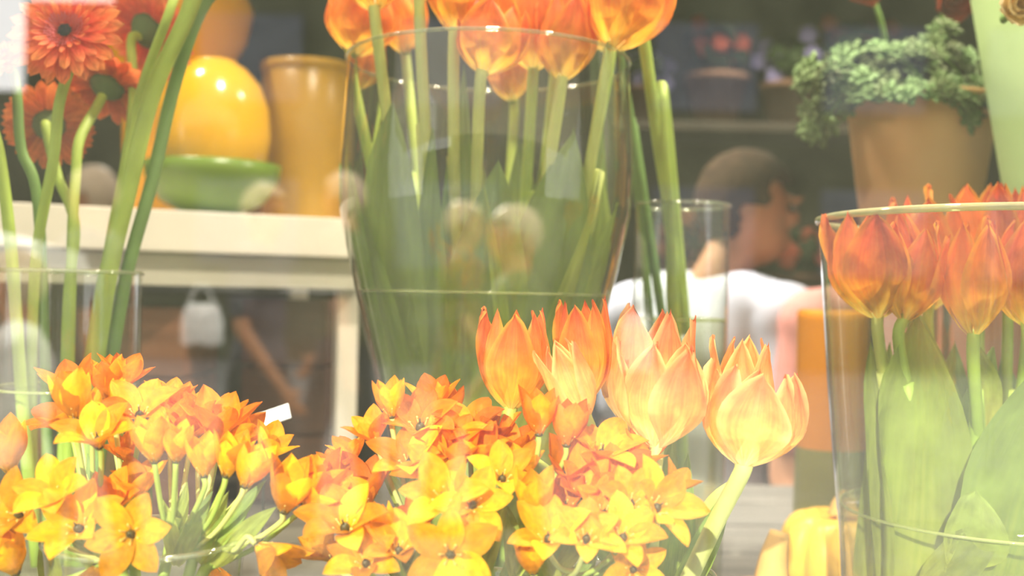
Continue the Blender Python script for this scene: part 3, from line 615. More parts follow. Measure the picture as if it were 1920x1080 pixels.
GFm = from_data('florets', *(lambda: (lambda vs, fs: (vs, fs))(*__import__('functools').reduce(lambda acc, k: (acc[0] + [(0.13 * math.cos(k * 2.4) * (1 + 0.01 * (k % 70)), 0.13 * math.sin(k * 2.4) * (1 + 0.01 * (k % 70)), 0.08), ((0.16 + 0.003 * (k % 70)) * math.cos(k * 2.4 + .06), (0.16 + 0.003 * (k % 70)) * math.sin(k * 2.4 + .06), 0.17), ((0.16 + 0.003 * (k % 70)) * math.cos(k * 2.4 - .06), (0.16 + 0.003 * (k % 70)) * math.sin(k * 2.4 - .06), 0.17)], acc[1] + [(3 * k, 3 * k + 1, 3 * k + 2)]), range(140), ([], []))))())
GC = lathe('calyx', [(0.05, -0.26), (0.16, -0.20), (0.30, -0.06), (0.36, 0.03), (0.30, 0.045)], 20)
def gerbera(px, py, d, rpx, face, via, label, orange=False, spin=0.0, stem=STEM, sr=0.0042):
    A = P(px, py, d); z = Vector(face).normalized(); sc = rpx / F * d
    pts = [P(*v) for v in via]
    t = thing('gerbera', label, 'flower', pts[-1], 'gerberas in the left vase')
    fr = frame(A, z, spin, sc)
    ms, mt = (GPO, GERO) if orange else (GP, GER)
    rr = random.Random(int(px))
    for ring, (n, mi, dz) in enumerate(((20, 0, 0), (18, 1, -0.02), (17, 2, 0.02), (18, 3, 0.03))):
        for k in range(n):
            m = ms[mi]
            mesh_obj('petal', m, mt, t, fr @ Matrix.Translation((0, 0, dz)) @ Matrix.Rotation(2 * PI * (k + 0.5 * (ring % 2)) / n + rr.uniform(-.04, .04), 4, 'Z') @ Matrix.Rotation(rr.uniform(-.07, .07), 4, 'Y'))
    mesh_obj('disc', GD, DISC, t, fr); mesh_obj('florets', GFm, FLORET, t, fr); mesh_obj('calyx', GC, CALYX, t, fr)
    e = A - z * sc * 0.22
    mesh_obj('stem', inside(tube('gerbera_stem', pts[::-1] + [e - z * sc * 0.25, e], sr * 1.1, sr), LV), stem, t)
gerbera(125, 62, 0.80, 108, (.02, -1, .32), [(112, 190, 0.82), (100, 300, 0.83), (66, 500, 0.85), (60, 800, 0.86), (70, 1060, 0.86)], 'large red gerbera facing out with dark centre', False, 0.1)
gerbera(92, 235, 0.90, 84, (-.25, .85, .25), [(108, 330, 0.88), (140, 420, 0.87), (128, 560, 0.86), (120, 800, 0.86), (110, 1060, 0.86)], 'orange gerbera seen from behind with green calyx', True, 0.2)
gerbera(200, 165, 0.92, 92, (.1, .55, .75), [(150, 260, 0.88), (142, 330, 0.87), (135, 460, 0.86), (128, 800, 0.86), (130, 1060, 0.86)], 'orange gerbera tilted away showing its underside petals', True, 0.4)
gerbera(5, 112, 0.86, 62, (-.3, -.6, .6), [(32, 180, 0.86), (40, 280, 0.86), (72, 390, 0.86), (88, 800, 0.86), (90, 1060, 0.86)], 'orange gerbera cut off by the left edge', True, 0.3, STEMD)
gerbera(275, 60, 0.95, 100, (.3, .7, .5), [(250, 180, 0.92), (236, 300, 0.90), (196, 520, 0.87), (165, 800, 0.87), (150, 1060, 0.87)], 'red gerbera partly hidden behind the thick green stems', False, 0.0)
gerbera(480, -100, 0.86, 95, (.3, -.6, .7), [(388, 0, 0.86), (330, 150, 0.86), (285, 340, 0.86), (232, 540, 0.86), (190, 820, 0.86), (165, 1060, 0.86)], 'gerbera above the picture on the rightmost curved stem', False, 0.0, STEMD, 0.0052)
gerbera(405, -230, 0.82, 95, (.2, -.6, .7), [(362, 0, 0.84), (288, 170, 0.84), (240, 360, 0.85), (200, 540, 0.85), (165, 820, 0.86), (150, 1060, 0.86)], 'gerbera above the picture on the thickest green stem', True, 0.0, STEM, 0.0066)
gerbera(325, -110, 0.93, 85, (0, -.6, .7), [(325, 0, 0.88), (262, 180, 0.88), (222, 400, 0.87), (185, 560, 0.87), (150, 820, 0.87), (140, 1060, 0.87)], 'gerbera above the picture on a slim stem behind', False, 0.0, STEM, 0.004)
gerbera(-60, 150, 0.84, 80, (-.3, -.6, .5), [(-18, 230, 0.84), (0, 300, 0.84), (22, 480, 0.845), (45, 800, 0.85), (70, 1060, 0.86)], 'gerbera outside the picture on the leftmost stem', True, 0.0, STEM, 0.0046)

# ------------------------------------------------------------------ white riser and yellow pots
RW = plain('riser_paint', (0.78, 0.75, 0.66), 0.5, 0.06, 6)
RG = plain('riser_rail_paint', (0.50, 0.49, 0.41), 0.5, 0.1, 6)
a, b = P(-120, 378, 1.22), P(692, 431, 1.43)
ang = math.atan2(b.y - a.y, b.x - a.x); ln = math.hypot(b.x - a.x, b.y - a.y); RZ = 0.098
rm = Matrix.Translation((a.x, a.y, 0)) @ Matrix.Rotation(ang, 4, 'Z')
rs = thing('display_riser', 'white painted wooden riser behind the gerbera vase', 'stand', (a.x, a.y, BENCH))
mesh_obj('top_board', box('top_board', -0.1, ln, 0, 0.36, RZ - 0.052, RZ, 0.002), RW, rs, rm)
mesh_obj('rail', box('rail', -0.1, ln - 0.004, 0.012, 0.034, RZ - 0.094, RZ - 0.0525, 0.001), RG, rs, rm)
for x in (0.0, ln - 0.02):
    for y in (0.036, 0.33): mesh_obj('leg', box('leg', x - 0.01, x + 0.018, y, y + 0.024, BENCH + 0.001, RZ - 0.0525), RW, rs, rm)
def riser_pt(px, depth_in):   # a spot on the riser top
    lo = P(px, 400, 1.0); u = Vector((lo.x, lo.y)); A2 = rm @ Vector((0, depth_in, 0)); D2 = rm.to_3x3() @ Vector((1, 0, 0))
    # ray (0,0)->u meets line A2 + s*D2
    den = u.x * D2.y - u.y * D2.x; k = (A2.x * D2.y - A2.y * D2.x) / den
    return Vector((u.x * k, u.y * k, RZ))
YEL = plain('yellow_glaze', (0.85, 0.46, 0.012), 0.18, 0.1, 5, spec=0.6)
OCH = plain('ochre_glaze', (0.50, 0.28, 0.018), 0.3, 0.15, 6)
ORG = plain('orange_glaze', (0.92, 0.42, 0.004), 0.25, 0.1, 5)
GRN = plain('green_glaze', (0.13, 0.22, 0.02), 0.3, 0.15, 6)
def scale_at(p): return p.y / F
p = riser_pt(398, 0.115); s = scale_at(p)
bowl = thing('green_bowl', 'green glazed bowl cradling the round yellow vase on the riser', 'bowl', p)
mesh_obj('bowl_wall', lathe('bowl', [(0.001, 0.001), (50 * s, 0.001), (52 * s, 8 * s), (95 * s, 30 * s), (122 * s, 75 * s), (126 * s, 100 * s), (121 * s, 100 * s), (115 * s, 76 * s), (84 * s, 36 * s), (0.001, 30 * s)]), GRN, bowl, Matrix.Translation(p))
v_ = thing('yellow_vase', 'round glossy yellow vase sitting in the green bowl', 'vase', p + Vector((0, 0, 34 * s)))
mesh_obj('vase_body', lathe('yv', [(0.001, 34 * s), (40 * s, 36 * s), (78 * s, 60 * s), (98 * s, 105 * s), (104 * s, 155 * s), (100 * s, 205 * s), (84 * s, 250 * s), (58 * s, 280 * s), (40 * s, 290 * s)]), YEL, v_, Matrix.Translation(p))
mesh_obj('vase_neck', lathe('yn', [(40 * s, 290 * s), (38 * s, 294 * s), (34 * s, 294 * s), (32 * s, 280 * s)]), YEL, v_, Matrix.Translation(p))
p = riser_pt(574, 0.225); s = scale_at(p)
v_ = thing('ochre_pot', 'ochre yellow cylindrical pot at the right end of the riser', 'pot', p)
mesh_obj('pot_wall', lathe('op', [(0.001, 0.001), (74 * s, 0.001), (80 * s, 10 * s), (84 * s, 150 * s), (86 * s, 296 * s), (80 * s, 300 * s), (78 * s, 290 * s), (76 * s, 30 * s), (0.001, 28 * s)]), OCH, v_, Matrix.Translation(p))
mesh_obj('pot_rim', lathe('opr', [(87 * s, 284 * s), (90 * s, 292 * s), (88 * s, 302 * s), (80 * s, 302 * s), (79 * s, 294 * s)]), OCH, v_, Matrix.Translation(p))
p = riser_pt(314, 0.275); s = scale_at(p)
v_ = thing('orange_jar', 'tall orange jar behind the round yellow vase', 'jar', p)
mesh_obj('jar_body', lathe('oj', [(0.001, 0.001), (60 * s, 0.001), (80 * s, 60 * s), (84 * s, 180 * s), (100 * s, 270 * s), (138 * s, 345 * s), (150 * s, 400 * s), (132 * s, 450 * s), (90 * s, 480 * s)]), ORG, v_, Matrix.Translation(p))
mesh_obj('jar_neck', lathe('ojn', [(90 * s, 480 * s), (82 * s, 500 * s), (92 * s, 520 * s), (84 * s, 520 * s), (72 * s, 490 * s)]), ORG, v_, Matrix.Translation(p))
# brown crate below the riser
CR = wood('crate_wood', (0.16, 0.065, 0.03), (0.24, 0.10, 0.05)); CRD = wood('crate_dark_wood', (0.085, 0.045, 0.025), (0.13, 0.065, 0.035))
def crate(px0, px1, py0, d, dep, mat, label, n):
    A, B = P(px0, py0, d), P(px1, py0, d); z1 = A.z
    t = thing('wooden_crate', label, 'crate', ((A.x + B.x) / 2, d + dep / 2, BENCH), 'crates under the riser')
    h = (z1 - BENCH) / n
    for i in range(n):
        for y in (d, d + dep - 0.012):
            mesh_obj('slat', box('slat', A.x, B.x, y, y + 0.012, BENCH + 0.001 + i * h + 0.003, BENCH + (i + 1) * h, 0.001), mat, t)
        for x in (A.x, B.x - 0.012):
            mesh_obj('slat', box('slat', x, x + 0.012, d + 0.0125, d + dep - 0.0125, BENCH + 0.001 + i * h + 0.003, BENCH + (i + 1) * h, 0.001), mat, t)
crate(455, 612, 560, 1.50, 0.12, CRD, 'dark brown slatted crate under the right end of the riser', 3)
crate(180, 345, 575, 1.36, 0.16, CR, 'red brown slatted crate under the riser behind the gerbera vase', 3)

# ------------------------------------------------------------------ terracotta pot, succulent, stand
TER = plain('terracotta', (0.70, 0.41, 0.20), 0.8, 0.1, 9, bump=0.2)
SOIL = plain('soil', (0.05, 0.035, 0.02), 0.95, 0.3, 60, bump=0.6)
p = P(1722, 430, 1.22); s = 1.22 / F
pot = thing('potted_succulent', 'terracotta pot with a bushy green succulent spilling over its rim', 'potted plant', p)
Mp = Matrix.Translation(p)
mesh_obj('pot', lathe('tp', [(0.001, 0.0), (98 * s, 0.0), (104 * s, 10 * s), (134 * s, 232 * s), (137 * s, 236 * s), (137 * s, 242 * s), (128 * s, 242 * s), (124 * s, 225 * s), (0.001, 224 * s)], 64), TER, pot, Mp)
mesh_obj('soil', lathe('soil', [(125 * s, 226 * s), (60 * s, 232 * s), (0.001, 234 * s)], 32), SOIL, pot, Mp)
SUC = petal('succulent_leaf', [(0.0, (0.13, 0.20, 0.07)), (1.0, (0.25, 0.36, 0.15))], streak=0.2, trans=0.2, randv=0.2)
def rosette(seed):
    vs, fs, uvs = [], [], []; rr = random.Random(seed)
    for k in range(14):
        a = k * 2.4; e = 0.15 + 0.075 * k; L_ = 1.0 - 0.035 * k; wd = 0.36 - 0.008 * k
        dx = Vector((math.cos(a) * math.cos(e), math.sin(a) * math.cos(e), math.sin(e))); sd = Vector((-math.sin(a), math.cos(a), 0)); up = dx.cross(sd) * -1
        b0 = len(vs)
        for j in range(5):
            v = j / 4; wv = wd * (0.35 + 0.9 * v) * (1 - v ** 4 * 0.8)
            for q, (sx, th) in enumerate(((-1, 0), (0, -0.10), (1, 0), (0, 0.08))):
                vs.append(dx * (L_ * v) + sd * (sx * wv) + up * (th * (1 - v ** 3) + 0.12 * v * v)); uvs.append((q / 3, v))
        for j in range(4):
            for q in range(4): fs.append((b0 + j * 4 + q, b0 + j * 4 + (q + 1) % 4, b0 + j * 4 + 4 + (q + 1) % 4, b0 + j * 4 + 4 + q))
        fs.append((b0 + 16, b0 + 17, b0 + 18, b0 + 19))
    return from_data('rosette', vs, fs, uvs)
RO = [rosette(i) for i in range(3)]
rr = random.Random(9)
spots = []
for (x, y, n, sx, sy) in ((1610, 140, 18, 60, 45), (1545, 160, 14, 40, 34), (1545, 205, 5, 30, 30), (1535, 245, 4, 18, 22), (1600, 185, 6, 40, 22), (1700, 125, 20, 60, 40), (1770, 135, 18, 60, 42), (1740, 80, 5, 45, 28), (1820, 150, 9, 40, 45), (1835, 205, 5, 22, 30), (1690, 165, 6, 60, 18), (1790, 180, 5, 40, 20)):
    for k in range(n): spots.append((x + rr.uniform(-sx, sx), y + rr.uniform(-sy, sy)))
for i, (x, y) in enumerate(spots):
    q = abs(x - 1722) / 190
    d = 1.22 - rr.uniform(-0.3, 1.0) * 0.075 * (1 if y > 150 else 0.8)
    if y > 165: d = 1.22 - math.sqrt(max(0, (150 * s) ** 2 - ((x - 1722) * s) ** 2)) - rr.uniform(0, 0.008)
    A = P(x, y, d)
    ax = Vector(((x - 1722) / 150 + rr.uniform(-.3, .3), -0.7 + rr.uniform(-.3, .3), 0.5 + rr.uniform(-.3, .3) - (0.6 if y > 190 else 0)))
    mesh_obj('rosette', RO[i % 3], SUC, pot, frame(A, ax, rr.uniform(0, 6), rr.uniform(25, 36) * s))
for k in range(16):
    x, y = spots[k * 5 % len(spots)]
    mesh_obj('sprig', tube('sprig', [p + Vector(((x - 1722) * s * 0.5, -0.02, 230 * s)), p + Vector(((x - 1722) * s * 0.8, -0.05, 262 * s)), P(x, y, 1.18)], 0.0016, 0.0012, 6, 3), STEMD, pot)
MET = plain('stand_metal', (0.06, 0.065, 0.05), 0.5, 0.1)
st = thing('plant_stand', 'dark metal stand carrying the terracotta pot behind the wide vase', 'stand', (p.x, p.y, BENCH))
mesh_obj('stand_top', lathe('st', [(0.001, -0.008), (0.062, -0.008), (0.064, -0.004), (0.062, -0.0005), (0.001, -0.0005)]), MET, st, Mp)
for k in range(3):
    a = k * 2.1 + 0.5
    mesh_obj('leg', tube('leg', [p + Vector((0.05 * math.cos(a), 0.05 * math.sin(a), -0.008)), Vector((p.x + 0.05 * math.cos(a), p.y + 0.05 * math.sin(a), BENCH + 0.001))], 0.005, 0.005), MET, st)
# pale green bucket
PG = plain('pale_green_enamel', (0.27, 0.38, 0.17), 0.4, 0.06, 5)
c = P(2195, 600, 1.0)
bu = thing('flower_bucket', 'tall pale green flared bucket at the right edge', 'bucket', (c.x, c.y, BENCH))
Mb = Matrix.Translation((c.x, c.y, 0)); top = 0.36
mesh_obj('bucket_wall', lathe('bw', [(0.001, BENCH + 0.001), (0.072, BENCH + 0.001), (0.076, BENCH + 0.01), (0.188, top), (0.184, top), (0.074, BENCH + 0.02), (0.001, BENCH + 0.02)], 64), PG, bu, Mb)
mesh_obj('bucket_rim', lathe('br', [(0.188 + 0.004 * math.cos(k), top + 0.004 * math.sin(k)) for k in [2 * PI * j / 8 for j in range(8)]], 64, True), PG, bu, Mb)
# blooms at the top edge
RED = petal('red_bloom', [(0.0, (0.30, 0.03, 0.01)), (1.0, (0.50, 0.07, 0.02))], trans=0.3)
PEA = petal('peach_bloom', [(0.0, (0.98, 0.80, 0.42)), (1.0, (0.98, 0.86, 0.55))], trans=0.55)
RP = [star_petal(70 - 10 * k, 10 - 15 * k, 0.55, 0.4, k) for k in range(3)]
def rose(px, py, d, rpx, mat, label, ax, root, grp=None, via=None):
    A = P(px, py, d); rt = P(*root); sc = rpx / F * d
    t = thing('rose', label, 'flower', rt, grp)
    fr = frame(A, ax, px * 0.1, sc)
    for k in range(15):
        m = RPc[mat.name][k // 5]
        mesh_obj('petal', m, mat, t, fr @ Matrix.Rotation(k * 1.2566 + 0.5 * (k // 5), 4, 'Z') @ Matrix.Scale((1.0, 0.8, 0.55)[k // 5], 4))
    mesh_obj('stem', tube('stem', [rt] + (via or [rt.lerp(A, 0.6) + Vector((0, 0.0, 0.03))]) + [A - Vector(ax).normalized() * 0.02, A], 0.004, 0.003), STEMD, t)
RPc = {m.name: [q.copy() for q in RP] for m in (RED, PEA)}
rose(1622, -38, 1.25, 62, RED, 'dark red bloom cut off by the top edge, left of the two', (-0.1, -0.8, -0.5), (1700, 300, 1.3), 'red blooms above the succulent')
rose(1782, -14, 1.25, 68, RED, 'dark red bloom over the right side of the succulent', (0.1, -0.8, -0.5), (1740, 300, 1.3), 'red blooms above the succulent')
rose(1905, 12, 0.85, 66, PEA, 'soft peach bloom in front of the pale green bucket', (-0.1, -0.95, -0.1), (2170, 400, 1.0), None, [Vector((0.52, 0.91, 0.41)), Vector((0.46, 0.875, 0.36))])
# ------------------------------------------------------------------ orange vase and pumpkins
c = P(1560, 700, 1.22)
ov = thing('orange_vase', 'tall orange vase with green foot between the figure in white and the wide vase', 'vase', (c.x, c.y, BENCH))
Mo = Matrix.Translation((c.x, c.y, 0))
OV = plain('orange_vase_glaze', (0.75, 0.28, 0.015), 0.35, 0.12, 5); OVG = plain('green_vase_glaze', (0.25, 0.24, 0.03), 0.35, 0.15, 6)
mesh_obj('vase_foot', lathe('of', [(0.001, BENCH + 0.001), (0.038, BENCH + 0.001), (0.041, BENCH + 0.02), (0.039, -0.165)]), OVG, ov, Mo)
mesh_obj('vase_body', lathe('ob', [(0.039, -0.165), (0.0395, -0.10), (0.040, -0.02), (0.0405, -0.012), (0.036, -0.008), (0.034, -0.014), (0.033, -0.14)]), OV, ov, Mo)
PUY = plain('pumpkin_yellow', (0.85, 0.48, 0.04), 0.35, 0.15, 8); PUO = plain('pumpkin_orange', (0.60, 0.30, 0.09), 0.45, 0.2, 8)
PST = plain('pumpkin_stalk', (0.62, 0.38, 0.10), 0.7, 0.2, 30, bump=0.4)
def pumpkin(px, d, R, H, ribs, mat, label, spin, stalk):
    c = P(px, 700, d); t = thing('pumpkin', label, 'pumpkin', (c.x, c.y, BENCH), 'pumpkins on the bench')
    vs, fs, uvs = [], [], []; nu, nv = ribs * 8, 18
    for j in range(nv + 1):
        v = j / nv; ph = PI * v
        for i in range(nu):
            a = 2 * PI * i / nu; rib = 0.80 + 0.20 * abs(math.sin(a * ribs / 2)) ** 0.6
            r = R * math.sin(ph) ** 0.75 * (1 - (1 - rib) * min(1, math.sin(ph) * 1.6))
            z = H / 2 * (1 - math.cos(ph) * (1 - 0.22 * max(0, -math.cos(ph)) ** 6 )) - (0.10 * H * (1 - math.sin(ph)) ** 2 if v > .5 else 0)
            vs.append((r * math.cos(a), r * math.sin(a), z)); uvs.append((i / nu, v))
    for j in range(nv):
        for i in range(nu): fs.append((j * nu + i, j * nu + (i + 1) % nu, (j + 1) * nu + (i + 1) % nu, (j + 1) * nu + i))
    Mq = Matrix.Translation((c.x, c.y, BENCH + 0.001)) @ Matrix.Rotation(spin, 4, 'Z')
    mesh_obj('flesh', from_data('pumpkin', vs, fs, uvs), mat, t, Mq)
    mesh_obj('stalk', tube('stalk', [(0, 0, H * 0.86), (0.001, 0, H * 0.86 + stalk * 0.5), (0.006, 0, H * 0.86 + stalk)], 0.016, 0.008, 7), PST, t, Mq)
pumpkin(1588, 1.02, 0.062, 0.112, 9, PUY, 'yellow ribbed pumpkin beside the wide vase', 0.2, 0.02)
pumpkin(1455, 0.86, 0.058, 0.078, 9, PUO, 'flat brown orange pumpkin with a tall stalk at the bottom edge', 0.1, 0.046)
# ------------------------------------------------------------------ people
SKIN = plain('skin', (0.50, 0.24, 0.12), 0.55, 0.06, 20)
def remesh(o, vox, it=6):
    m = o.modifiers.new('remesh', 'REMESH'); m.mode = 'VOXEL'; m.voxel_size = vox; m.use_smooth_shade = True
    s_ = o.modifiers.new('smooth', 'SMOOTH'); s_.factor = 0.5; s_.iterations = it
def person(loc, heading, h, label, shirt, trousers, hair, headturn=0.0, headoff=(0, 0), arms=(0.1, 0.1), vox=0.014, group=None, stride=0.10, long_sleeve=False):
    t = thing('person', label, 'person', loc, group)
    k = h / 1.70
    B = Matrix.Translation(Vector(loc)) @ Matrix.Rotation(heading, 4, 'Z') @ Matrix.Scale(k, 4)
    sh = {-1: Vector((-0.185, 0, 1.365)), 1: Vector((0.185, 0, 1.365))}
    el, wr = {}, {}
    for s_ in (-1, 1):
        a = arms[0 if s_ < 0 else 1]
        el[s_] = sh[s_] + Vector((s_ * 0.055, -0.03 + a * 0.35, -0.285)); wr[s_] = el[s_] + Vector((s_ * 0.005, 0.05 + a * 0.9, -0.235))
    hips = {s_: Vector((s_ * 0.09, 0, 0.90)) for s_ in (-1, 1)}
    knee = {s_: Vector((s_ * 0.095, s_ * stride * 0.7 + 0.02, 0.48)) for s_ in (-1, 1)}
    ank = {s_: Vector((s_ * 0.10, s_ * stride, 0.09)) for s_ in (-1, 1)}
    HD = Vector((headoff[0], 0.015 + headoff[1], 1.585)); RH = Matrix.Rotation(headturn, 3, 'Z')
    bm = bmesh.new()
    blob(bm, (0, 0, 0.97), (0.155, 0.105, 0.13)); blob(bm, (0, 0, 1.12), (0.135, 0.09, 0.16)); blob(bm, (0, 0, 1.28), (0.165, 0.105, 0.17))
    limb(bm, (-0.09, 0, 1.385), (0.09, 0, 1.385), 0.058, 0.058); limb(bm, (0, -0.005, 1.38), (headoff[0] * 0.8, 0.005 + headoff[1] * 0.8, 1.52), 0.062, 0.054)
    blob(bm, HD + Vector((0, 0, 0.012)), (0.078, 0.096, 0.105)); blob(bm, HD + RH @ Vector((0, 0.03, -0.055)), (0.056, 0.062, 0.062))
    blob(bm, HD + RH @ Vector((0, 0.103, -0.012)), (0.013, 0.018, 0.024))                      # nose
    blob(bm, HD + RH @ Vector((0, 0.086, -0.062)), (0.026, 0.014, 0.010))                      # lips
    blob(bm, HD + RH @ Vector((0, 0.085, 0.028)), (0.05, 0.014, 0.012))                        # brow
    for s_ in (-1, 1):
        blob(bm, HD + RH @ Vector((s_ * 0.079, 0.0, -0.005)), (0.011, 0.02, 0.032))            # ear
        blob(bm, sh[s_], (0.062, 0.062, 0.062)); limb(bm, sh[s_], el[s_], 0.050, 0.038); limb(bm, el[s_], wr[s_], 0.037, 0.026)
        dr = (wr[s_] - el[s_]).normalized(); sd = Vector((0, 1, 0)); sd = (sd - dr * sd.dot(dr)).normalized(); inn = Vector((-s_, 0, 0))
        pc = wr[s_] + dr * 0.055; blob(bm, pc, (0.018, 0.040, 0.048))
        for q, (off, ln_) in enumerate(((-0.028, 0.060), (-0.010, 0.074), (0.010, 0.070), (0.028, 0.064))):
            f0 = pc + dr * 0.035 + sd * off; f1 = f0 + dr * ln_ * 0.55 + inn * 0.006; f2 = f1 + dr * ln_ * 0.42 + inn * 0.022
            limb(bm, f0, f1, 0.0098, 0.009, 8); limb(bm, f1, f2, 0.009, 0.0078, 8)
        th0 = pc - dr * 0.02 + sd * 0.034; th1 = th0 + dr * 0.03 + sd * 0.026 + inn * 0.008; limb(bm, th0, th1, 0.012, 0.010, 8); limb(bm, th1, th1 + dr * 0.03 + inn * 0.012, 0.010, 0.0085, 8)
        limb(bm, hips[s_], knee[s_], 0.082, 0.056); limb(bm, knee[s_], ank[s_], 0.055, 0.038); limb(bm, ank[s_] + Vector((0, -0.03, -0.045)), ank[s_] + Vector((0, 0.14, -0.06)), 0.036, 0.028)
    o = mesh_obj('body', bm_mesh('body', bm), SKIN, t, B); remesh(o, vox)
    for s_ in (-1, 1):                                                                          # eyes
        bm = bmesh.new(); blob(bm, HD + RH @ Vector((s_ * 0.031, 0.088, 0.006)), (0.013, 0.011, 0.009)); mesh_obj('eye', bm_mesh('eye', bm), EYE, t, B)
    bm = bmesh.new()
    blob(bm, (0, 0, 0.95), (0.172, 0.122, 0.13)); blob(bm, (0, 0, 1.12), (0.158, 0.112, 0.17)); blob(bm, (0, 0, 1.28), (0.182, 0.122, 0.17))
    limb(bm, (-0.11, 0, 1.383), (0.11, 0, 1.383), 0.076, 0.076)
    for s_ in (-1, 1):
        blob(bm, sh[s_], (0.078, 0.078, 0.076)); limb(bm, sh[s_], el[s_] if long_sleeve else sh[s_].lerp(el[s_], 0.75), 0.068, 0.056)
        if long_sleeve: limb(bm, el[s_], wr[s_], 0.054, 0.040)
    o = mesh_obj('shirt', bm_mesh('shirt', bm), shirt, t, B); remesh(o, 0.016)
    bm = bmesh.new()
    blob(bm, (0, 0, 0.93), (0.165, 0.118, 0.11))
    for s_ in (-1, 1): limb(bm, hips[s_] + Vector((0, 0, -0.02)), knee[s_], 0.098, 0.072); limb(bm, knee[s_], ank[s_], 0.070, 0.058)
    o = mesh_obj('trousers', bm_mesh('trousers', bm), trousers, t, B); remesh(o, 0.018)
    for s_ in (-1, 1):
        bm = bmesh.new(); limb(bm, ank[s_] + Vector((0, -0.04, -0.045)), ank[s_] + Vector((0, 0.15, -0.052)), 0.043, 0.036); mesh_obj('shoe', bm_mesh('shoe', bm), SHOE, t, B)
    bm = bmesh.new(); bmesh.ops.create_icosphere(bm, subdivisions=4, radius=1)
    for v in bm.verts:
        n_ = 1 + 0.035 * noise.noise(v.co * 7); v.co = Vector((v.co.x * 0.092 * n_, v.co.y * 0.108 * n_ - 0.006, v.co.z * 0.112 * n_ + 0.022))
    bmesh.ops.delete(bm, geom=[v for v in bm.verts if (v.co.y > 0.03 and v.co.z < 0.055) or v.co.z < -0.082 or (abs(v.co.x) > 0.06 and -0.03 < v.co.y < 0.04 and v.co.z < 0.0)], context='VERTS')
    o = mesh_obj('hair', bm_mesh('hair', bm), hair, t, B @ Matrix.Translation(HD) @ RH.to_4x4())
    so = o.modifiers.new('solid', 'SOLIDIFY'); so.thickness = 0.014; so.offset = -1
    return t
EYE = plain('eye', (0.05, 0.04, 0.03), 0.2, 0.1); SHOE = plain('shoe', (0.04, 0.035, 0.03), 0.6, 0.1)
WHT = plain('white_cotton', (0.62, 0.62, 0.68), 0.8, 0.05, 12); RSH = plain('rose_cotton', (0.62, 0.25, 0.20), 0.8, 0.08, 12)
DEN = plain('dark_trousers', (0.07, 0.075, 0.07), 0.85, 0.15, 12); HBR = plain('brown_hair', (0.045, 0.026, 0.013), 0.9, 0.4, 60, bump=1.0, spec=0.08)
HBL = plain('fair_hair', (0.60, 0.45, 0.28), 0.5, 0.2, 60, bump=0.5); CRM = plain('cream_cotton', (0.80, 0.76, 0.66), 0.8, 0.06, 12)
DRS = plain('dark_rose_cotton', (0.16, 0.06, 0.05), 0.8, 0.1, 12)
GRN2 = plain('olive_cotton', (0.10, 0.11, 0.05), 0.8, 0.1, 12)
GRY = plain('grey_cotton', (0.10, 0.10, 0.11), 0.8, 0.1, 12)
q = P(1325, 555, 2.2)  # street reflection built as a solid figure inside the shop
person((q.x, q.y, FLOOR), math.radians(-42), 1.645, 'figure standing in for the reflection of a dark haired passer-by in white, behind the tulips', WHT, DEN, HBR, math.radians(-45), headoff=(0.065, 0.035), arms=(0.12, 0.05), vox=0.011)
q = P(1700, 555, 1.97)  # second reflected passer-by, likewise set inside as a solid figure
person((q.x, q.y, FLOOR), math.radians(-170), 1.63, 'figure standing in for the reflection of a passer-by in rose red, mostly hidden by the wide vase', RSH, DEN, HBR, 0.0, arms=(0.05, 0.1), vox=0.012)
# passers-by on the street, met again as reflections in the pane
def street(px, py, D):
    a_ = P(px, py, D); return Vector((a_.x, 2 * PY - a_.y, a_.z))
gp = 'passers-by on the street'
for px, py, D, hd, sh_, hr_, lab in ((180, 318, 5.0, 90, GRY, HBL, 'passer-by in dark grey with fair hair, outermost in the reflections on the left'),
        (492, 350, 5.2, -80, GRY, HBL, 'fair haired passer-by in dark grey reflected over the ochre pot'),
        (972, 392, 4.3, 80, GRN2, HBL, 'fair haired passer-by in an olive shirt reflected at the middle of the pane'),
        (868, 382, 6.2, -95, DRS, HBL, 'passer-by in a dark rose shirt reflected left of the middle'),
        (650, 330, 6.0, 100, GRN2, HBL, 'fair haired passer-by in olive reflected at the left of the middle vase'),
        (40, 475, 3.4, 70, CRM, HBL, 'passer-by in cream reflected over the gerbera stems')):
    q = street(px, py, D)
    person((q.x, q.y, FLOOR - 0.02), math.radians(hd), q.z + FLOOR * -1 + 0.02, lab, sh_, DEN, hr_, 0.2, arms=(0.15, -0.1), vox=0.016, group=gp, stride=0.14)
# buildings across the street
FACW = plain('facade_pane', (0.09, 0.10, 0.11), 0.3, 0.2, 2)
def facade(x0, x1, z1, label, y=-20.0, wins=()):
    o = mesh_obj('street_building', box('street_building', x0, x1, y - 3, y, FLOOR, z1), FAC); tag(o, label, 'building', 'buildings across the street')
    for (a_, b_, c_, d_) in wins: mesh_obj('window', box('bwin', a_, b_, y, y + 0.04, c_, d_), FACW, o)
facade(-7.9, 22, 6.3, 'long dim building across the street, met in the reflections', wins=[(x, x + 2.0, z, z + 1.7) for x in (-6.2, -2.3, 2.7, 6.0, 9.2, 12.5) for z in (0.5, 3.7)])
facade(-9.64, -7.9, 5.6, 'narrow lower building across the street at the left')
facade(-22, -9.64, 3.82, 'lowest building across the street, under the bright sky gap', wins=[(-13.5, -11.5, 0.2, 2.2)])
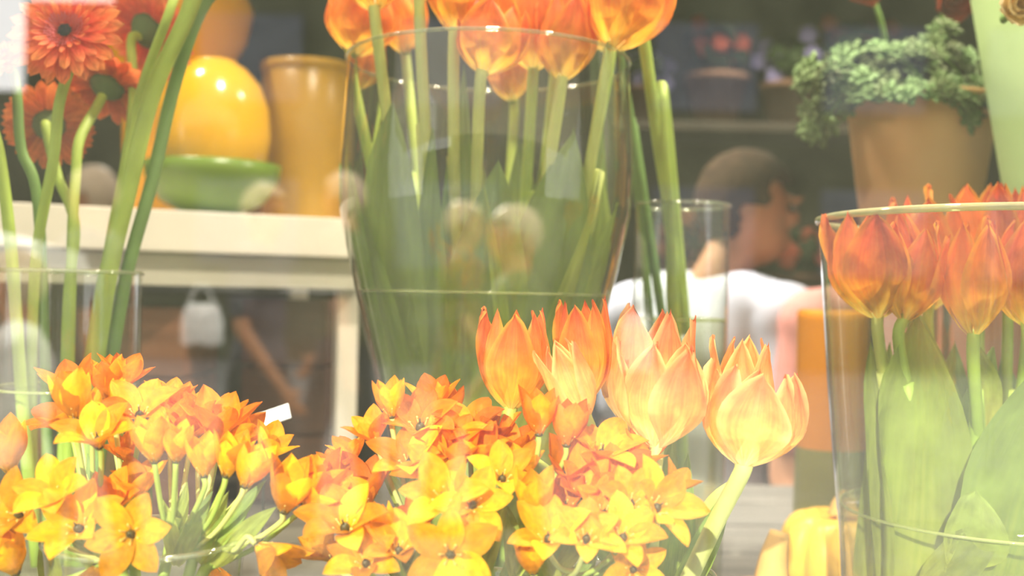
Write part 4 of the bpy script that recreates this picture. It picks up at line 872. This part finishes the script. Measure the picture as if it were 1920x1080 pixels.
# street parasol
q = street(20, 440, 4.2)
pr_ = thing('parasol', 'white street parasol reflected at the left edge', 'parasol', (q.x - 0.15, q.y, FLOOR))
PAR = petal('parasol_fabric', [(0, (0.9, 0.9, 0.85)), (1, (0.9, 0.9, 0.85))], streak=0.02, trans=0.5, randv=0.0)
mesh_obj('canopy', lathe('canopy', [(0.46, q.z - 0.13), (0.44, q.z - 0.07), (0.25, q.z - 0.02), (0.02, q.z + 0.03)], 8), PAR, pr_, Matrix.Translation((q.x - 0.15, q.y, 0)))
mesh_obj('pole', tube('pole', [(q.x - 0.15, q.y, FLOOR - 0.02), (q.x - 0.15, q.y, q.z + 0.03)], 0.018, 0.018), MET, pr_)
# translucent white bags added for bright glints in the pane, hung on a railing
RY = 2 * PY - 4.6
rl = thing('street_railing', 'dark street railing reflected low in the pane', 'railing', (-1.0, RY, FLOOR))
zr = street(380, 545, 4.6).z
mesh_obj('top_bar', tube('top_bar', [(-1.9, RY, zr), (0.9, RY, zr)], 0.014, 0.014), MET, rl)
for x in (-1.88, -0.5, 0.88): mesh_obj('post', tube('post', [(x, RY, FLOOR - 0.02), (x, RY, zr)], 0.014, 0.014), MET, rl)
for px, w_, h_, lab in ((380, 0.20, 0.17, 'translucent white bag added for a bright glint beside the crate'), (1195, 0.15, 0.24, 'translucent white bag added for a bright streak over the near peach tulips')):
    q = street(px, 560, 4.6); b_ = thing('glint_bag', lab, 'bag', (q.x, RY, zr - 0.06 - h_), 'added glint bags on the railing')
    def bag(u, v, w_=w_, h_=h_):
        a_ = u * 2 * PI; k_ = 1 - 0.35 * v ** 3 if v < 1 else 0.65
        return Vector((math.cos(a_) * w_ / 2 * k_ * (1 - 0.1 * (1 - v)), math.sin(a_) * 0.05 * k_, h_ * v + 0.008 * math.sin(5 * a_ + 7 * v)))
    mesh_obj('bag_body', grid('bag_body', 20, 8, bag), PAR, b_, Matrix.Translation((q.x, RY, zr - 0.06 - h_)))
    for sx in (-1, 1): mesh_obj('handle', tube('handle', [(q.x + sx * w_ * 0.28, RY + 0.015, zr - 0.062), (q.x + sx * w_ * 0.12, RY + 0.017, zr + 0.016), (q.x, RY, zr + 0.018)], 0.006, 0.006, 6), PAR, b_)
# ------------------------------------------------------------------ shelf with pots at the back of the shop
SHW = wood('shelf_wood', (0.05, 0.045, 0.03), (0.08, 0.065, 0.045))
sf = thing('wall_shelf', 'dark wooden plant shelf at the back of the shop', 'shelf', (1.0, 3.9, FLOOR))
for z in (-0.75, -0.05, 0.62): mesh_obj('shelf_board', box('shelf_board', 0.3, 2.3, 3.7, 4.0, z - 0.03, z, 0.003), SHW, sf)
for x in (0.3, 2.27):
    for y in (3.7, 3.97): mesh_obj('post', box('post', x, x + 0.03, y, y + 0.03, FLOOR, 1.3), SHW, sf)
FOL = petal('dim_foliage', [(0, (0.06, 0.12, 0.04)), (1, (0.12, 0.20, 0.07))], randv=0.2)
def bush(seed, n, rad):
    rr_ = random.Random(seed); vs, fs, uvs = [], [], []
    for i in range(n):
        dv = Vector((rr_.gauss(0, 1), rr_.gauss(0, 1), rr_.gauss(0, 1))).normalized(); c0 = dv * rad * rr_.uniform(0.3, 1); c0.z = c0.z * 0.8 + rad * 0.7
        s1 = dv.orthogonal().normalized(); s2 = dv.cross(s1); L_ = rad * 0.45; b0 = len(vs)
        for u, v in ((0, -.5), (.35, 0), (0, .6), (-.35, 0)): vs.append(c0 + s1 * (u * L_) + s2 * (v * L_) + dv * (0.2 * L_ * abs(v))); uvs.append((u + .5, v + .5))
        fs.append((b0, b0 + 1, b0 + 2, b0 + 3))
    return from_data('foliage', vs, fs, uvs)
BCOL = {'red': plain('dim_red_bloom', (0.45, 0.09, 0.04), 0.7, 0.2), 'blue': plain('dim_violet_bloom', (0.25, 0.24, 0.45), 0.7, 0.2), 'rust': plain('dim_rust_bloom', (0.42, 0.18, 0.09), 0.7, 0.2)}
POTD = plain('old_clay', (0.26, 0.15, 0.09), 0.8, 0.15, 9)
for i, (px, z, colr, sz, lab) in enumerate(((1335, 0.62, 'red', 0.15, 'dim potted plant with red blooms on the upper back shelf'), (1470, 0.62, 'blue', 0.13, 'dim potted plant with violet blooms on the upper back shelf'),
        (1195, 0.62, 'blue', 0.11, 'small dim violet potted plant at the left end of the upper back shelf'), (1300, -0.05, 'rust', 0.14, 'dim potted plant with rust blooms on the middle back shelf'),
        (1500, -0.05, 'red', 0.12, 'dim potted plant with red blooms on the middle back shelf'), (1600, 0.62, 'rust', 0.15, 'dim potted plant with rust blooms behind the succulent'))):
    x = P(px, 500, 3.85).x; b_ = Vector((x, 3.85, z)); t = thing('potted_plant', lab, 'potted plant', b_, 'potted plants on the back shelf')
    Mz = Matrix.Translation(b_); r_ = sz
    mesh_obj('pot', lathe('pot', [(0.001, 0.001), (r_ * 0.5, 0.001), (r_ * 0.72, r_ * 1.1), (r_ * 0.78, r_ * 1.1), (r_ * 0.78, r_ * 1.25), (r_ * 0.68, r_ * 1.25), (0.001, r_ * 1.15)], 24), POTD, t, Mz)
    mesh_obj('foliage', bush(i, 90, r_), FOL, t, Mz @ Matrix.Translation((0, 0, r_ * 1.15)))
    rr_ = random.Random(i)
    for j in range(9):
        dv = Vector((rr_.uniform(-1, 1), rr_.uniform(-1, 0.2), rr_.uniform(0.2, 1.6)))
        bm = bmesh.new()
        for q_ in range(5): blob(bm, Vector((math.cos(q_ * 1.257), 0.2 * (q_ % 2), math.sin(q_ * 1.257))) * 0.018, (0.018, 0.012, 0.018), None, 1)
        mesh_obj('bloom', bm_mesh('bloom', bm), BCOL[colr], t, Mz @ Matrix.Translation(dv * r_ * 0.85 + Vector((0, 0, r_ * 1.2))))
# plant label on a stake
q = P(496, 786, 0.80)
pl_ = thing('plant_label', 'white plant label on a thin stake right of the left star flowers', 'label', (q.x, q.y, BENCH))
mesh_obj('stake', tube('stake', [(q.x, q.y, BENCH + 0.001), (q.x, q.y + 0.001, q.z)], 0.0012, 0.0012, 6), MET, pl_)
mesh_obj('card', box('card', -0.02, 0.02, -0.0006, 0.0006, -0.006, 0.006), plain('card_white', (0.85, 0.87, 0.88), 0.5, 0.03), pl_, Matrix.Translation(q) @ Matrix.Rotation(-0.35, 4, 'Y') @ Matrix.Rotation(-0.5, 4, 'X'))
